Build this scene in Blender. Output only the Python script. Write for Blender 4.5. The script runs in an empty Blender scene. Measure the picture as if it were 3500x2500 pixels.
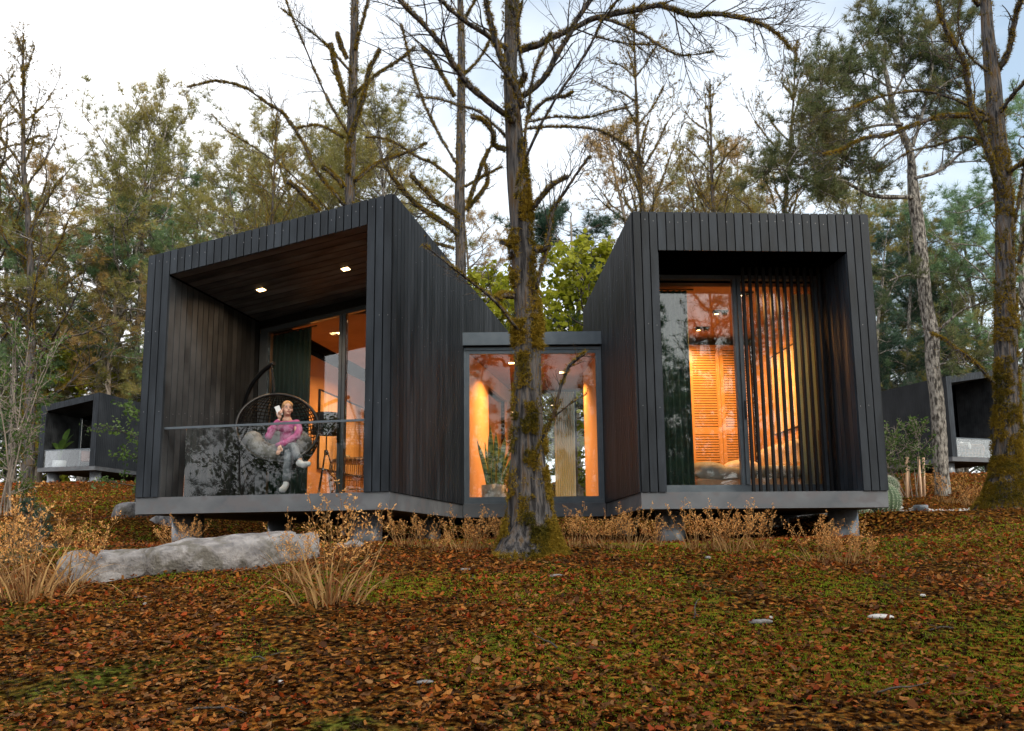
import bpy, math, random
import numpy as np
from mathutils import Vector, Matrix, Euler
sc = bpy.context.scene
COL = sc.collection
PI = math.pi
# ------------------------------------------------------------------ camera
F, CY, PIT, ROL, ZC = 2840.12, 1449.17, .1469, -.01, -.7124
cd = bpy.data.cameras.new('camera'); cam = bpy.data.objects.new('camera', cd); COL.objects.link(cam)
fw = np.array([0, math.cos(PIT), math.sin(PIT)]); r0 = np.array([1, 0, 0.]); u0 = np.cross(r0, fw)
CR = math.cos(ROL)*r0+math.sin(ROL)*u0; CU = -math.sin(ROL)*r0+math.cos(ROL)*u0
CP = np.array([0, 0, ZC])
m = Matrix(((CR[0], CU[0], -fw[0], 0), (CR[1], CU[1], -fw[1], 0), (CR[2], CU[2], -fw[2], ZC), (0, 0, 0, 1)))
cam.matrix_world = m
cd.sensor_width = 36; cd.sensor_fit = 'HORIZONTAL'; cd.lens = F/3500*36; cd.shift_y = (CY-1250)/3500
cd.clip_start = .05; cd.clip_end = 3000
sc.camera = cam
# ------------------------------------------------------------------ sky, sun, exposure
SUN_EL, SUN_AZ = math.radians(38), math.radians(138)      # azimuth from +Y clockwise: behind the camera, to the right
w = bpy.data.worlds.new('World'); sc.world = w; w.use_nodes = True
nt = w.node_tree; N = nt.nodes; K = nt.links; N.clear()
def nd(t, **kw):
    n = N.new(t)
    for k, v in kw.items(): setattr(n, k, v)
    return n
sky = nd('ShaderNodeTexSky'); sky.sky_type = 'NISHITA'; sky.sun_disc = False
sky.sun_elevation = SUN_EL; sky.sun_rotation = SUN_AZ; sky.air_density = 1.0; sky.dust_density = 2.5
tc = nd('ShaderNodeTexCoord')
mp = nd('ShaderNodeMapping'); mp.inputs['Scale'].default_value = (1.0, 1.0, 2.2); mp.inputs['Location'].default_value = (.35, .0, .1)
nz = nd('ShaderNodeTexNoise'); nz.inputs['Scale'].default_value = 1.6; nz.inputs['Detail'].default_value = 6; nz.inputs['Roughness'].default_value = .48
rp = nd('ShaderNodeValToRGB'); rp.color_ramp.elements[0].position = .44; rp.color_ramp.elements[1].position = .72
rp.color_ramp.elements[0].color = (.12, .12, .12, 1); rp.color_ramp.elements[1].color = (1, 1, 1, 1)
mx = nd('ShaderNodeMixRGB'); mx.inputs[2].default_value = (10.3, 10.4, 10.6, 1)
# a second, larger cloud layer turns the left half of the sky into one bright bank
sp = nd('ShaderNodeSeparateXYZ'); ma = nd('ShaderNodeMapRange'); ma.inputs[1].default_value = .12; ma.inputs[2].default_value = -.35
mb_ = nd('ShaderNodeMapRange'); mb_.inputs[1].default_value = .34; mb_.inputs[2].default_value = .10
mm = nd('ShaderNodeMath', operation='MAXIMUM'); m3 = nd('ShaderNodeMath', operation='MAXIMUM')
ta = nd('ShaderNodeMixRGB'); ta.blend_type = 'MULTIPLY'; ta.inputs[0].default_value = 1; ta.inputs[2].default_value = (1.75, 1.78, 1.55, 1)
bg = nd('ShaderNodeBackground'); bg.inputs[1].default_value = .13; wo = nd('ShaderNodeOutputWorld')
K.new(tc.outputs['Generated'], mp.inputs[0]); K.new(mp.outputs[0], nz.inputs[0]); K.new(nz.outputs[0], rp.inputs[0])
K.new(tc.outputs['Generated'], sp.inputs[0]); K.new(sp.outputs[0], ma.inputs[0]); K.new(sp.outputs[2], mb_.inputs[0])
K.new(ma.outputs[0], mm.inputs[0]); K.new(rp.outputs[0], mm.inputs[1])
m4 = nd('ShaderNodeMath', operation='MULTIPLY'); m4.inputs[1].default_value = .85
K.new(mb_.outputs[0], m4.inputs[0]); K.new(mm.outputs[0], m3.inputs[0]); K.new(m4.outputs[0], m3.inputs[1])
K.new(sky.outputs[0], ta.inputs[1]); K.new(ta.outputs[0], mx.inputs[1]); K.new(m3.outputs[0], mx.inputs[0]); K.new(mx.outputs[0], bg.inputs[0]); K.new(bg.outputs[0], wo.inputs[0])
sl = bpy.data.lights.new('sun', 'SUN'); sl.energy = 1.1; sl.angle = math.radians(14); sl.color = (1, .96, .91)
so = bpy.data.objects.new('sun', sl); COL.objects.link(so)
sd = Vector((math.sin(SUN_AZ)*math.cos(SUN_EL), math.cos(SUN_AZ)*math.cos(SUN_EL), math.sin(SUN_EL)))
so.rotation_euler = sd.to_track_quat('Z', 'Y').to_euler()
sc.view_settings.view_transform = 'Standard'; sc.view_settings.look = 'None'
sc.view_settings.exposure = 0.4; sc.view_settings.gamma = 1; sc.view_settings.use_curve_mapping = False
sc.render.engine = 'CYCLES'
sc.cycles.max_bounces = 8; sc.cycles.transparent_max_bounces = 16; sc.cycles.diffuse_bounces = 3; sc.cycles.glossy_bounces = 4
sc.cycles.sample_clamp_indirect = 4
# ------------------------------------------------------------------ helpers
def ray(u, v): return fw+(u-1750)/F*CR+(CY-v)/F*CU
def at(u, v, Y):
    d = ray(u, v); return CP+d*(Y/d[1])
def tag(o, label=None, cat=None, group=None, kind=None):
    if label: o['label'] = label
    if cat: o['category'] = cat
    if group: o['group'] = group
    if kind: o['kind'] = kind
    return o
def thing(name, label, cat, loc=(0, 0, 0), rz=0., group=None):
    o = bpy.data.objects.new(name, None); COL.objects.link(o); o.empty_display_size = .2
    o.location = loc; o.rotation_euler = (0, 0, rz)
    return tag(o, label, cat, group)
def link(name, me, parent=None, mat=None):
    o = bpy.data.objects.new(name, me); COL.objects.link(o)
    if parent: o.parent = parent
    if mat is not None and not me.materials: me.materials.append(mat)
    return o
class MB:
    def __init__(s): s.v = []; s.f = []; s.n = 0; s.sm = []
    def add(s, v, f, smooth=False, mi=0):
        v = np.asarray(v, dtype=np.float32).reshape(-1, 3); f = np.asarray(f, dtype=np.int64)
        if f.ndim == 1: f = f.reshape(1, -1)
        s.v.append(v); s.f.append((f+s.n, smooth, mi)); s.n += len(v)
    def mesh(s, name):
        me = bpy.data.meshes.new(name)
        if not s.v: return me
        V = np.concatenate(s.v); me.vertices.add(len(V)); me.vertices.foreach_set('co', V.ravel())
        lv = np.concatenate([f.ravel() for f, _, _ in s.f]); sz = np.concatenate([np.full(len(f), f.shape[1]) for f, _, _ in s.f])
        me.loops.add(len(lv)); me.loops.foreach_set('vertex_index', lv.astype(np.int32))
        me.polygons.add(len(sz)); st = np.concatenate([[0], np.cumsum(sz)[:-1]])
        me.polygons.foreach_set('loop_start', st.astype(np.int32))
        me.update(calc_edges=True)
        me.polygons.foreach_set('use_smooth', np.concatenate([np.full(len(f), sm) for f, sm, _ in s.f]))
        me.polygons.foreach_set('material_index', np.concatenate([np.full(len(f), mi) for f, _, mi in s.f]).astype(np.int32))
        return me
    def build(s, name, mat, parent=None):
        me = s.mesh(name)
        for q in (mat if isinstance(mat, (list, tuple)) else [mat]): me.materials.append(q)
        return link(name, me, parent)
BF = np.array([[0, 3, 2, 1], [4, 5, 6, 7], [0, 1, 5, 4], [1, 2, 6, 5], [2, 3, 7, 6], [3, 0, 4, 7]])
def box(mb, x0, x1, y0, y1, z0, z1, mi=0):
    mb.add([(x0, y0, z0), (x1, y0, z0), (x1, y1, z0), (x0, y1, z0), (x0, y0, z1), (x1, y0, z1), (x1, y1, z1), (x0, y1, z1)], BF, mi=mi)
def hexa(mb, pts, mi=0): mb.add(pts, BF, mi=mi)
def bx(name, mat, parent, x0, x1, y0, y1, z0, z1):
    mb = MB(); box(mb, x0, x1, y0, y1, z0, z1); return mb.build(name, mat, parent)
def frames(P):
    P = np.asarray(P, float); T = np.gradient(P, axis=0); T /= np.linalg.norm(T, axis=1)[:, None]+1e-9
    a = np.array([0, 0, 1.]) if abs(T[0][2]) < .9 else np.array([1., 0, 0])
    n = np.cross(T[0], a); n /= np.linalg.norm(n); Ns = []
    for t in T:
        n = n-t*(n@t); n /= np.linalg.norm(n)+1e-9; Ns.append(n.copy())
    Ns = np.array(Ns); return P, T, Ns, np.cross(T, Ns)
def tube(mb, P, R, n=6, mi=0, cap=True, wob=None):
    P, T, A, B = frames(P); k = len(P); R = np.broadcast_to(np.asarray(R, float), (k,))
    th = np.arange(n)*2*PI/n
    rr = R[:, None]*np.ones((1, n))
    if wob is not None: rr = rr*wob
    V = P[:, None]+rr[..., None]*(np.cos(th)[None, :, None]*A[:, None]+np.sin(th)[None, :, None]*B[:, None])
    i = np.arange(k-1)[:, None]*n; j = np.arange(n)[None]; j2 = (j+1) % n
    q = np.stack([i+j, i+j2, i+n+j2, i+n+j], -1).reshape(-1, 4)
    mb.add(V.reshape(-1, 3), q, smooth=True, mi=mi)
    if cap:
        b = mb.n-k*n
        mb.f.append((np.array([[b+x for x in range(n-1, -1, -1)]]), False, mi)); mb.f.append((np.array([[b+(k-1)*n+x for x in range(n)]]), False, mi))
def lathe(mb, prof, n=24, c=(0, 0, 0), mi=0, smooth=True):
    prof = np.array(prof, float); th = np.arange(n)*2*PI/n; k = len(prof)
    V = np.stack([c[0]+prof[:, 0:1]*np.cos(th), c[1]+prof[:, 0:1]*np.sin(th), c[2]+prof[:, 1:2]*np.ones(n)], -1)
    i = np.arange(k-1)[:, None]*n; j = np.arange(n)[None]; j2 = (j+1) % n
    mb.add(V.reshape(-1, 3), np.stack([i+j, i+j2, i+n+j2, i+n+j], -1).reshape(-1, 4), smooth=smooth, mi=mi)
def ball(mb, c, r, n=12, k=8, mi=0, R=None):
    r = np.broadcast_to(np.asarray(r, float), (3,)); ph = np.linspace(0, PI, k+1); th = np.arange(n)*2*PI/n
    V = np.stack([np.sin(ph)[:, None]*np.cos(th)*r[0], np.sin(ph)[:, None]*np.sin(th)*r[1], np.cos(ph)[:, None]*np.ones(n)*r[2]], -1).reshape(-1, 3)
    if R is not None: V = V@np.array(R).T
    i = np.arange(k)[:, None]*n; j = np.arange(n)[None]; j2 = (j+1) % n
    mb.add(V+np.array(c), np.stack([i+j, i+n+j, i+n+j2, i+j2], -1).reshape(-1, 4), smooth=True, mi=mi)
def smooth_path(P, k=4):
    P = np.asarray(P, float)
    if len(P) < 3: return P
    Q = np.vstack([2*P[0]-P[1], P, 2*P[-1]-P[-2]]); out = []
    for i in range(1, len(Q)-2):
        for t in np.arange(k)/k:
            a, b, c, d = Q[i-1], Q[i], Q[i+1], Q[i+2]
            out.append(.5*((2*b)+(c-a)*t+(2*a-5*b+4*c-d)*t*t+(3*b-a-3*c+d)*t**3))
    out.append(P[-1]); return np.array(out)
def vnoise(x, y, s=0):
    """value noise on numpy arrays, 0..1"""
    xi = np.floor(x).astype(np.int64); yi = np.floor(y).astype(np.int64); fx = x-xi; fy = y-yi
    def h(a, b):
        n = (a*374761393+b*668265263+s*1442695041) & 0x7fffffff; n = ((n ^ (n >> 13))*1274126177) & 0x7fffffff
        return ((n ^ (n >> 16)) & 0xffff)/65535.
    ux = fx*fx*(3-2*fx); uy = fy*fy*(3-2*fy)
    return (h(xi, yi)*(1-ux)+h(xi+1, yi)*ux)*(1-uy)+(h(xi, yi+1)*(1-ux)+h(xi+1, yi+1)*ux)*uy
def fbm(x, y, s=0, o=3):
    r = 0; a = .5; t = 0
    for i in range(o): r = r+a*vnoise(x*2**i, y*2**i, s+i*7); t += a; a *= .5
    return r/t
def sstep(a, b, x):
    t = np.clip((x-a)/(b-a), 0, 1); return t*t*(3-2*t)
def ground_z(x, y):
    x = np.asarray(x, float); y = np.asarray(y, float)
    L_ = np.interp(y, [-300, -25, 0, 4, 7, 8.5, 9.3, 11, 13, 15, 18, 30, 41, 48, 60, 120, 400], [-6, -4.2, -1.5, -.86, -.37, -.13, .0, .2, .43, .65, 1.0, 2.35, 3.35, 3.55, 3.2, 1.5, 0])
    R_ = np.interp(y, [-300, -25, 0, 4, 7, 8.5, 9.3, 11, 12.6, 13.2, 14.6, 16, 18, 30, 41, 48, 60, 120, 400], [-6, -4.2, -1.5, -.86, -.37, -.13, 0, .22, .47, .45, .42, .68, 1.0, 2.35, 3.35, 3.55, 3.2, 1.5, 0])
    C_ = np.interp(y, [-300, -25, 0, 4, 7, 8.5, 9.3, 11, 14, 19, 26, 34, 46, 60, 120, 400], [-6, -4.2, -1.5, -.86, -.37, -.13, .0, .04, .1, .35, 1.4, 2.5, 3.4, 3.2, 1.5, 0])
    l = 1-sstep(-6.9, -5.2, x-.18*np.clip(y-11, 0, 8)); sh = 1.5*sstep(12.3, 13.2, y); r = sstep(5.1-sh, 6.5-sh, x)
    g = C_*(1-l-r)+L_*l+R_*r
    g = g+(fbm(x*.6, y*.6, 3)-.5)*.12*np.clip(1-abs(y-20)/400, 0, 1)+(fbm(x*2.7, y*2.7, 5)-.5)*.05
    return g+ZC
def gz(x, y): return float(ground_z(x, y))
def on_ground(u, Y):
    """point of the ground under picture column u at distance Y"""
    X = (u-1750)/F*Y*1.0
    for _ in range(4):
        p = at(u, 1868, Y); X = p[0]
    return np.array([X, Y, gz(X, Y)])
# ------------------------------------------------------------------ materials
def mat(name, col=(.5, .5, .5), rough=.6, metal=0, spec=.5):
    mt = bpy.data.materials.new(name); mt.use_nodes = True; b = mt.node_tree.nodes['Principled BSDF']
    b.inputs['Base Color'].default_value = (*col, 1); b.inputs['Roughness'].default_value = rough; b.inputs['Metallic'].default_value = metal
    b.inputs['Specular IOR Level'].default_value = spec
    return mt
def mnoise(mt, c1, c2, scale=4, lo=.35, hi=.65, detail=6, stretch=(1, 1, 1), bump=0, bscale=None, bdist=.01, objrand=0, rough=None, c3=None, s3=2., coord='Object'):
    t = mt.node_tree; b = t.nodes['Principled BSDF']; L = t.links.new; A = t.nodes.new
    tcn = A('ShaderNodeTexCoord'); mpn = A('ShaderNodeMapping'); mpn.inputs['Scale'].default_value = stretch
    L(tcn.outputs[coord], mpn.inputs[0]); vec = mpn.outputs[0]
    if objrand:
        oi = A('ShaderNodeObjectInfo'); vm = A('ShaderNodeVectorMath'); vm.operation = 'ADD'; sc_ = A('ShaderNodeMath'); sc_.operation = 'MULTIPLY'; sc_.inputs[1].default_value = 37.
        L(oi.outputs['Random'], sc_.inputs[0]); L(vec, vm.inputs[0]); L(sc_.outputs[0], vm.inputs[1]); vec = vm.outputs[0]
    n = A('ShaderNodeTexNoise'); n.inputs['Scale'].default_value = scale; n.inputs['Detail'].default_value = detail; L(vec, n.inputs[0])
    r = A('ShaderNodeValToRGB'); e = r.color_ramp.elements; e[0].position = lo; e[1].position = hi; e[0].color = (*c1, 1); e[1].color = (*c2, 1)
    L(n.outputs[0], r.inputs[0]); out = r.outputs[0]
    if c3 is not None:
        n2 = A('ShaderNodeTexNoise'); n2.inputs['Scale'].default_value = s3; n2.inputs['Detail'].default_value = 4; L(vec, n2.inputs[0])
        r2 = A('ShaderNodeValToRGB'); r2.color_ramp.elements[0].position = .5; r2.color_ramp.elements[1].position = .62; L(n2.outputs[0], r2.inputs[0])
        m2 = A('ShaderNodeMixRGB'); L(r2.outputs[0], m2.inputs[0]); L(out, m2.inputs[1]); m2.inputs[2].default_value = (*c3, 1); out = m2.outputs[0]
    if objrand:
        mr = A('ShaderNodeMapRange'); mr.inputs[3].default_value = 1-objrand; mr.inputs[4].default_value = 1+objrand; L(oi.outputs['Random'], mr.inputs[0])
        vm2 = A('ShaderNodeVectorMath'); vm2.operation = 'SCALE'; L(out, vm2.inputs[0]); L(mr.outputs[0], vm2.inputs['Scale']); out = vm2.outputs[0]
    L(out, b.inputs['Base Color'])
    if bump:
        nb = A('ShaderNodeTexNoise'); nb.inputs['Scale'].default_value = bscale or scale*3; nb.inputs['Detail'].default_value = 6; L(vec, nb.inputs[0])
        bp = A('ShaderNodeBump'); bp.inputs['Strength'].default_value = bump; bp.inputs['Distance'].default_value = bdist; L(nb.outputs[0], bp.inputs['Height']); L(bp.outputs[0], b.inputs['Normal'])
    if rough:
        rr = A('ShaderNodeMapRange'); rr.inputs[3].default_value = rough[0]; rr.inputs[4].default_value = rough[1]; L(n.outputs[0], rr.inputs[0]); L(rr.outputs[0], b.inputs['Roughness'])
    return mt
def leafmat(name, cols, island=True, scale=.8, trans=.35, rough=.6):
    """foliage: colour by island or by noise in object space, thin translucency"""
    mt = bpy.data.materials.new(name); mt.use_nodes = True; t = mt.node_tree; A = t.nodes.new; L = t.links.new; b = t.nodes['Principled BSDF']
    b.inputs['Roughness'].default_value = rough; b.inputs['Specular IOR Level'].default_value = .12
    r = A('ShaderNodeValToRGB'); cr = r.color_ramp
    while len(cr.elements) < len(cols): cr.elements.new(.5)
    for i, c in enumerate(cols): cr.elements[i].position = i/(len(cols)-1); cr.elements[i].color = (*c, 1)
    if island:
        g = A('ShaderNodeNewGeometry'); L(g.outputs['Random Per Island'], r.inputs[0])
    else:
        tcn = A('ShaderNodeTexCoord'); n = A('ShaderNodeTexNoise'); n.inputs['Scale'].default_value = scale; n.inputs['Detail'].default_value = 5
        oi = A('ShaderNodeObjectInfo'); g = A('ShaderNodeNewGeometry')
        L(tcn.outputs['Object'], n.inputs[0]); m1 = A('ShaderNodeMath'); m1.operation = 'MULTIPLY_ADD'; m1.inputs[1].default_value = .35
        s1 = A('ShaderNodeMapRange'); s1.inputs[1].default_value = .3; s1.inputs[2].default_value = .7; s1.inputs[4].default_value = .72; L(n.outputs[0], s1.inputs[0])
        L(g.outputs['Random Per Island'], m1.inputs[0]); L(s1.outputs[0], m1.inputs[2]); L(m1.outputs[0], r.inputs[0])
    L(r.outputs[0], b.inputs['Base Color'])
    tr = A('ShaderNodeBsdfTranslucent'); L(r.outputs[0], tr.inputs[0]); mxn = A('ShaderNodeMixShader'); mxn.inputs[0].default_value = trans
    o = t.nodes['Material Output']; L(b.outputs[0], mxn.inputs[1]); L(tr.outputs[0], mxn.inputs[2]); L(mxn.outputs[0], o.inputs[0])
    return mt
def glassmat(name, boost=1.0, base=0., tint=(1, 1, 1)):
    mt = bpy.data.materials.new(name); mt.use_nodes = True; t = mt.node_tree; t.nodes.clear(); A = t.nodes.new; L = t.links.new
    fr = A('ShaderNodeFresnel'); fr.inputs[0].default_value = 1.5; mu = A('ShaderNodeMath'); mu.operation = 'MULTIPLY_ADD'; mu.inputs[1].default_value = boost; mu.inputs[2].default_value = base; mu.use_clamp = True
    tr = A('ShaderNodeBsdfTransparent'); tr.inputs[0].default_value = (*tint, 1); gl = A('ShaderNodeBsdfGlossy'); gl.inputs['Roughness'].default_value = .0
    mxn = A('ShaderNodeMixShader'); o = A('ShaderNodeOutputMaterial')
    L(fr.outputs[0], mu.inputs[0]); L(mu.outputs[0], mxn.inputs[0]); L(tr.outputs[0], mxn.inputs[1]); L(gl.outputs[0], mxn.inputs[2]); L(mxn.outputs[0], o.inputs[0])
    return mt
def emit(name, col, s):
    mt = mat(name, (0, 0, 0)); b = mt.node_tree.nodes['Principled BSDF']; b.inputs['Emission Color'].default_value = (*col, 1); b.inputs['Emission Strength'].default_value = s; return mt
M = {}
M['board'] = mnoise(mat('charred timber', rough=.55, spec=.22), (.0095, .0128, .0175), (.029, .036, .046), scale=1.6, lo=.32, hi=.68, stretch=(3.5, 3.5, .8), bump=.25, bscale=30, bdist=.004, objrand=.28, rough=(.42, .68))
M['board_side'] = mnoise(mat('weathered dark timber', rough=.6, spec=.18), (.007, .009, .012), (.036, .040, .047), scale=1.1, lo=.3, hi=.75, stretch=(1.2, 1.2, .7), bump=.25, bscale=30, bdist=.004, objrand=.30, rough=(.45, .7))
M['board_in'] = mnoise(mat('brown stained timber', rough=.6, spec=.2), (.010, .012, .0145), (.050, .054, .060), scale=1.3, lo=.3, hi=.7, stretch=(1.4, 1.4, 1.4), bump=.2, bscale=30, bdist=.004, objrand=.35)
M['board_soffit_lit'] = mnoise(mat('soffit timber', rough=.6, spec=.3), (.027, .031, .036), (.125, .135, .148), scale=1.5, lo=.3, hi=.7, stretch=(1.2, 3, 1), bump=.2, bscale=30, bdist=.004, objrand=.35)  # paler than the wall boards: bounce light from below is put into the colour
M['core'] = mat('black membrane', (.002, .002, .002), .95, 0, 0)
M['nail'] = mat('galvanised nail', (.25, .25, .26), .35, .6)
M['concrete'] = mnoise(mat('cast concrete', rough=.8, spec=.2), (.082, .090, .102), (.155, .163, .175), scale=2.3, lo=.3, hi=.7, stretch=(.7, 1, 1), bump=.3, bscale=60, bdist=.004, c3=(.125, .122, .13), s3=5.)
M['steel'] = mnoise(mat('dark grey steel pile', rough=.35, metal=.4), (.16, .17, .185), (.22, .23, .245), scale=3, bump=.1, bscale=40, bdist=.002)
M['frame'] = mnoise(mat('grey aluminium frame', rough=.42, metal=.3), (.085, .105, .125), (.105, .125, .145), scale=8)
M['blackmetal'] = mat('black powder coat', (.012, .012, .013), .42, .3)
M['plaster'] = mnoise(mat('warm plaster', rough=.85), (.50, .32, .18), (.60, .40, .23), scale=2, bump=.1, bscale=50, bdist=.002)
M['ceil'] = mnoise(mat('brown ceiling', rough=.8), (.22, .12, .07), (.28, .155, .09), scale=2)
M['wood'] = mat('oak wardrobe', (.55, .34, .15), .5)
M['louvre_dark'] = mat('dark louvre gap', (.03, .015, .008), .8)
M['ribs'] = mat('oak ribs', (.60, .42, .24), .5)
M['floorwood'] = mat('interior floor', (.22, .15, .10), .5)
M['glass'] = glassmat('window glass', 1.7, .0, (.97, .99, .99))
M['linkglass'] = glassmat('clear passage glass', 1.0, .0, (.98, .99, .99))
M['farglass'] = glassmat('distant balustrade glass', .5, .02, (.9, .92, .93))
M['railglass'] = glassmat('balustrade glass', .72, .0, (.95, .97, .97))
M['curtain'] = mnoise(mat('dark green curtain', rough=.9), (.018, .05, .045), (.03, .075, .066), scale=6, stretch=(6, 6, .3))
M['sheer'] = leafmat('sheer curtain', [(.58, .72, .70), (.66, .78, .76)], trans=.5)
M['lampglow'] = emit('downlight glow', (1, .62, .25), 14)
M['bark'] = mnoise(mat('grey brown bark', rough=.95, spec=.1), (.030, .028, .029), (.165, .155, .152), scale=11, lo=.38, hi=.62, stretch=(1.9, 1.9, .22), bump=1.0, bscale=20, bdist=.06, c3=(.10, .068, .042), s3=11)
M['barkdark'] = mnoise(mat('dark branch bark', rough=.9), (.03, .024, .02), (.085, .07, .06), scale=9, bump=.5, bdist=.01)
M['pinebark'] = mnoise(mat('scaly pine bark', rough=.95, spec=.1), (.055, .048, .042), (.33, .305, .27), scale=16, lo=.40, hi=.60, stretch=(1.5, 1.5, .5), bump=1.0, bscale=24, bdist=.05)
M['palebark'] = mnoise(mat('pale twig bark', rough=.85), (.16, .125, .10), (.32, .27, .22), scale=9, stretch=(1, 1, .4), bump=.4)
M['moss'] = leafmat('golden moss', [(.030, .032, .007), (.12, .095, .012), (.30, .19, .02), (.13, .12, .022)], island=False, scale=2.6, trans=.25)
M['needle_olive'] = leafmat('olive pine needles', [(0.087, 0.105, 0.031), (0.203, 0.209, 0.064), (0.327, 0.284, 0.092), (0.423, 0.303, 0.099)], island=False, scale=.55)
M['needle_green'] = leafmat('blue green pine needles', [(0.041, 0.092, 0.044), (0.107, 0.197, 0.095), (0.204, 0.307, 0.146), (0.277, 0.372, 0.183)], island=False, scale=.6)
M['needle_gold'] = leafmat('golden larch needles', [(0.156, 0.133, 0.046), (0.312, 0.226, 0.077), (0.469, 0.312, 0.117), (0.516, 0.375, 0.188)], island=False, scale=.5)
M['needle_dark'] = leafmat('dark green pine needles', [(0.018, 0.045, 0.03), (0.045, 0.087, 0.055), (0.098, 0.152, 0.101)], island=False, scale=.7)
M['leaf_lime'] = leafmat('lime green leaves', [(0.031, 0.05, 0.007), (0.112, 0.146, 0.011), (0.25, 0.269, 0.018), (0.375, 0.37, 0.036), (0.2, 0.224, 0.117)], island=False, scale=.8, trans=.45, rough=.4)
M['leaf_green'] = leafmat('green leaves', [(.02, .045, .012), (.05, .095, .02), (.10, .16, .035), (.20, .25, .12)], island=False, scale=1., trans=.4, rough=.45)
M['leaf_litter'] = leafmat('autumn leaf litter', [(0.031, 0.011, 0.003), (0.097, 0.031, 0.006), (0.21, 0.059, 0.008), (0.316, 0.104, 0.014), (0.262, 0.033, 0.005), (0.14, 0.042, 0.008), (0.368, 0.153, 0.032), (0.061, 0.021, 0.006), (0.262, 0.131, 0.045)], trans=.15, rough=.6)
M['grassdry'] = leafmat('dry straw grass', [(0.152, 0.054, 0.021), (0.314, 0.171, 0.064), (0.551, 0.342, 0.145), (0.399, 0.243, 0.093), (0.228, 0.081, 0.025), (0.475, 0.306, 0.136)], trans=.3)
M['seed'] = leafmat('dry seed heads', [(0.445, 0.194, 0.05), (0.771, 0.389, 0.122), (0.89, 0.517, 0.201)], trans=.4)
M['mossgreen'] = leafmat('green ground moss', [(0.076, 0.128, 0.005), (0.19, 0.276, 0.011), (0.284, 0.384, 0.019), (0.19, 0.171, 0.015)], trans=.3)
M['litterblade'] = leafmat('brown ground litter', [(0.011, 0.007, 0.005), (0.038, 0.023, 0.013), (0.086, 0.06, 0.038), (0.022, 0.013, 0.008)], trans=.2)
M['rock'] = mnoise(mat('pale boulder', rough=.95, spec=.1), (.15, .142, .143), (.29, .275, .27), scale=7, lo=.36, hi=.62, bump=1.0, bscale=14, bdist=.05, c3=(.13, .12, .105), s3=5)
def ground_mat():
    mt = mat('forest floor', rough=1, spec=.0); t = mt.node_tree; A = t.nodes.new; L = t.links.new; b = t.nodes['Principled BSDF']
    tcn = A('ShaderNodeTexCoord')
    vo = A('ShaderNodeTexVoronoi'); vo.inputs['Scale'].default_value = 26; vo.inputs['Randomness'].default_value = 1; L(tcn.outputs['Object'], vo.inputs[0])
    r = A('ShaderNodeValToRGB'); cr = r.color_ramp; cols = [(.012, .007, .004), (.06, .026, .010), (.30, .11, .018), (.06, .03, .012), (.38, .16, .03), (.08, .08, .02)]
    while len(cr.elements) < 6: cr.elements.new(.5)
    for i, c in enumerate(cols): cr.elements[i].position = i/5; cr.elements[i].color = (*c, 1)
    sv = A('ShaderNodeSeparateColor'); L(vo.outputs['Color'], sv.inputs[0]); L(sv.outputs[0], r.inputs[0])
    n = A('ShaderNodeTexNoise'); n.inputs['Scale'].default_value = .9; n.inputs['Detail'].default_value = 8; n.inputs['Roughness'].default_value = .65; L(tcn.outputs['Object'], n.inputs[0])
    r2 = A('ShaderNodeValToRGB'); r2.color_ramp.elements[0].position = .56; r2.color_ramp.elements[1].position = .66; L(n.outputs[0], r2.inputs[0])
    gm = A('ShaderNodeMixRGB'); L(r2.outputs[0], gm.inputs[0]); L(r.outputs[0], gm.inputs[1]); gm.inputs[2].default_value = (.10, .115, .018, 1)
    n3 = A('ShaderNodeTexNoise'); n3.inputs['Scale'].default_value = 22; n3.inputs['Detail'].default_value = 5; L(tcn.outputs['Object'], n3.inputs[0])
    r3 = A('ShaderNodeValToRGB'); r3.color_ramp.elements[0].position = .42; r3.color_ramp.elements[1].position = .66; r3.color_ramp.elements[0].color = (.07, .055, .05, 1); L(n3.outputs[0], r3.inputs[0])
    mu = A('ShaderNodeMixRGB'); mu.blend_type = 'MULTIPLY'; mu.inputs[0].default_value = 1; L(gm.outputs[0], mu.inputs[1]); L(r3.outputs[0], mu.inputs[2]); L(mu.outputs[0], b.inputs['Base Color'])
    bp = A('ShaderNodeBump'); bp.inputs['Strength'].default_value = 1; bp.inputs['Distance'].default_value = .05; L(n3.outputs[0], bp.inputs['Height']); L(bp.outputs[0], b.inputs['Normal'])
    return mt
M['ground'] = ground_mat()
# ------------------------------------------------------------------ ground
def build_ground():
    ys = np.concatenate([[-300, -150, -80, -50, -35, -25, -18, -12, -8, -5, -3, -1], np.arange(0, 20, .14), np.arange(20, 50, .4), np.arange(50, 100, 3), [110, 140, 200, 300, 500]])
    xh = np.concatenate([np.arange(0, 9, .14), np.arange(9, 30, .5), np.arange(30, 60, 3), [70, 100, 150, 250, 400]]); xs = np.concatenate([-xh[:0:-1], xh])
    X, Y = np.meshgrid(xs, ys); Z = ground_z(X, Y); n = len(xs); k = len(ys)
    mb = MB(); i = np.arange(k-1)[:, None]*n; j = np.arange(n-1)[None]
    mb.add(np.stack([X, Y, Z], -1).reshape(-1, 3), np.stack([i+j, i+j+1, i+n+j+1, i+n+j], -1).reshape(-1, 4), smooth=True)
    o = mb.build('forest_floor', M['ground']); tag(o, 'sloping forest floor under fallen leaves and moss', kind='structure')
build_ground()
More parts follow.
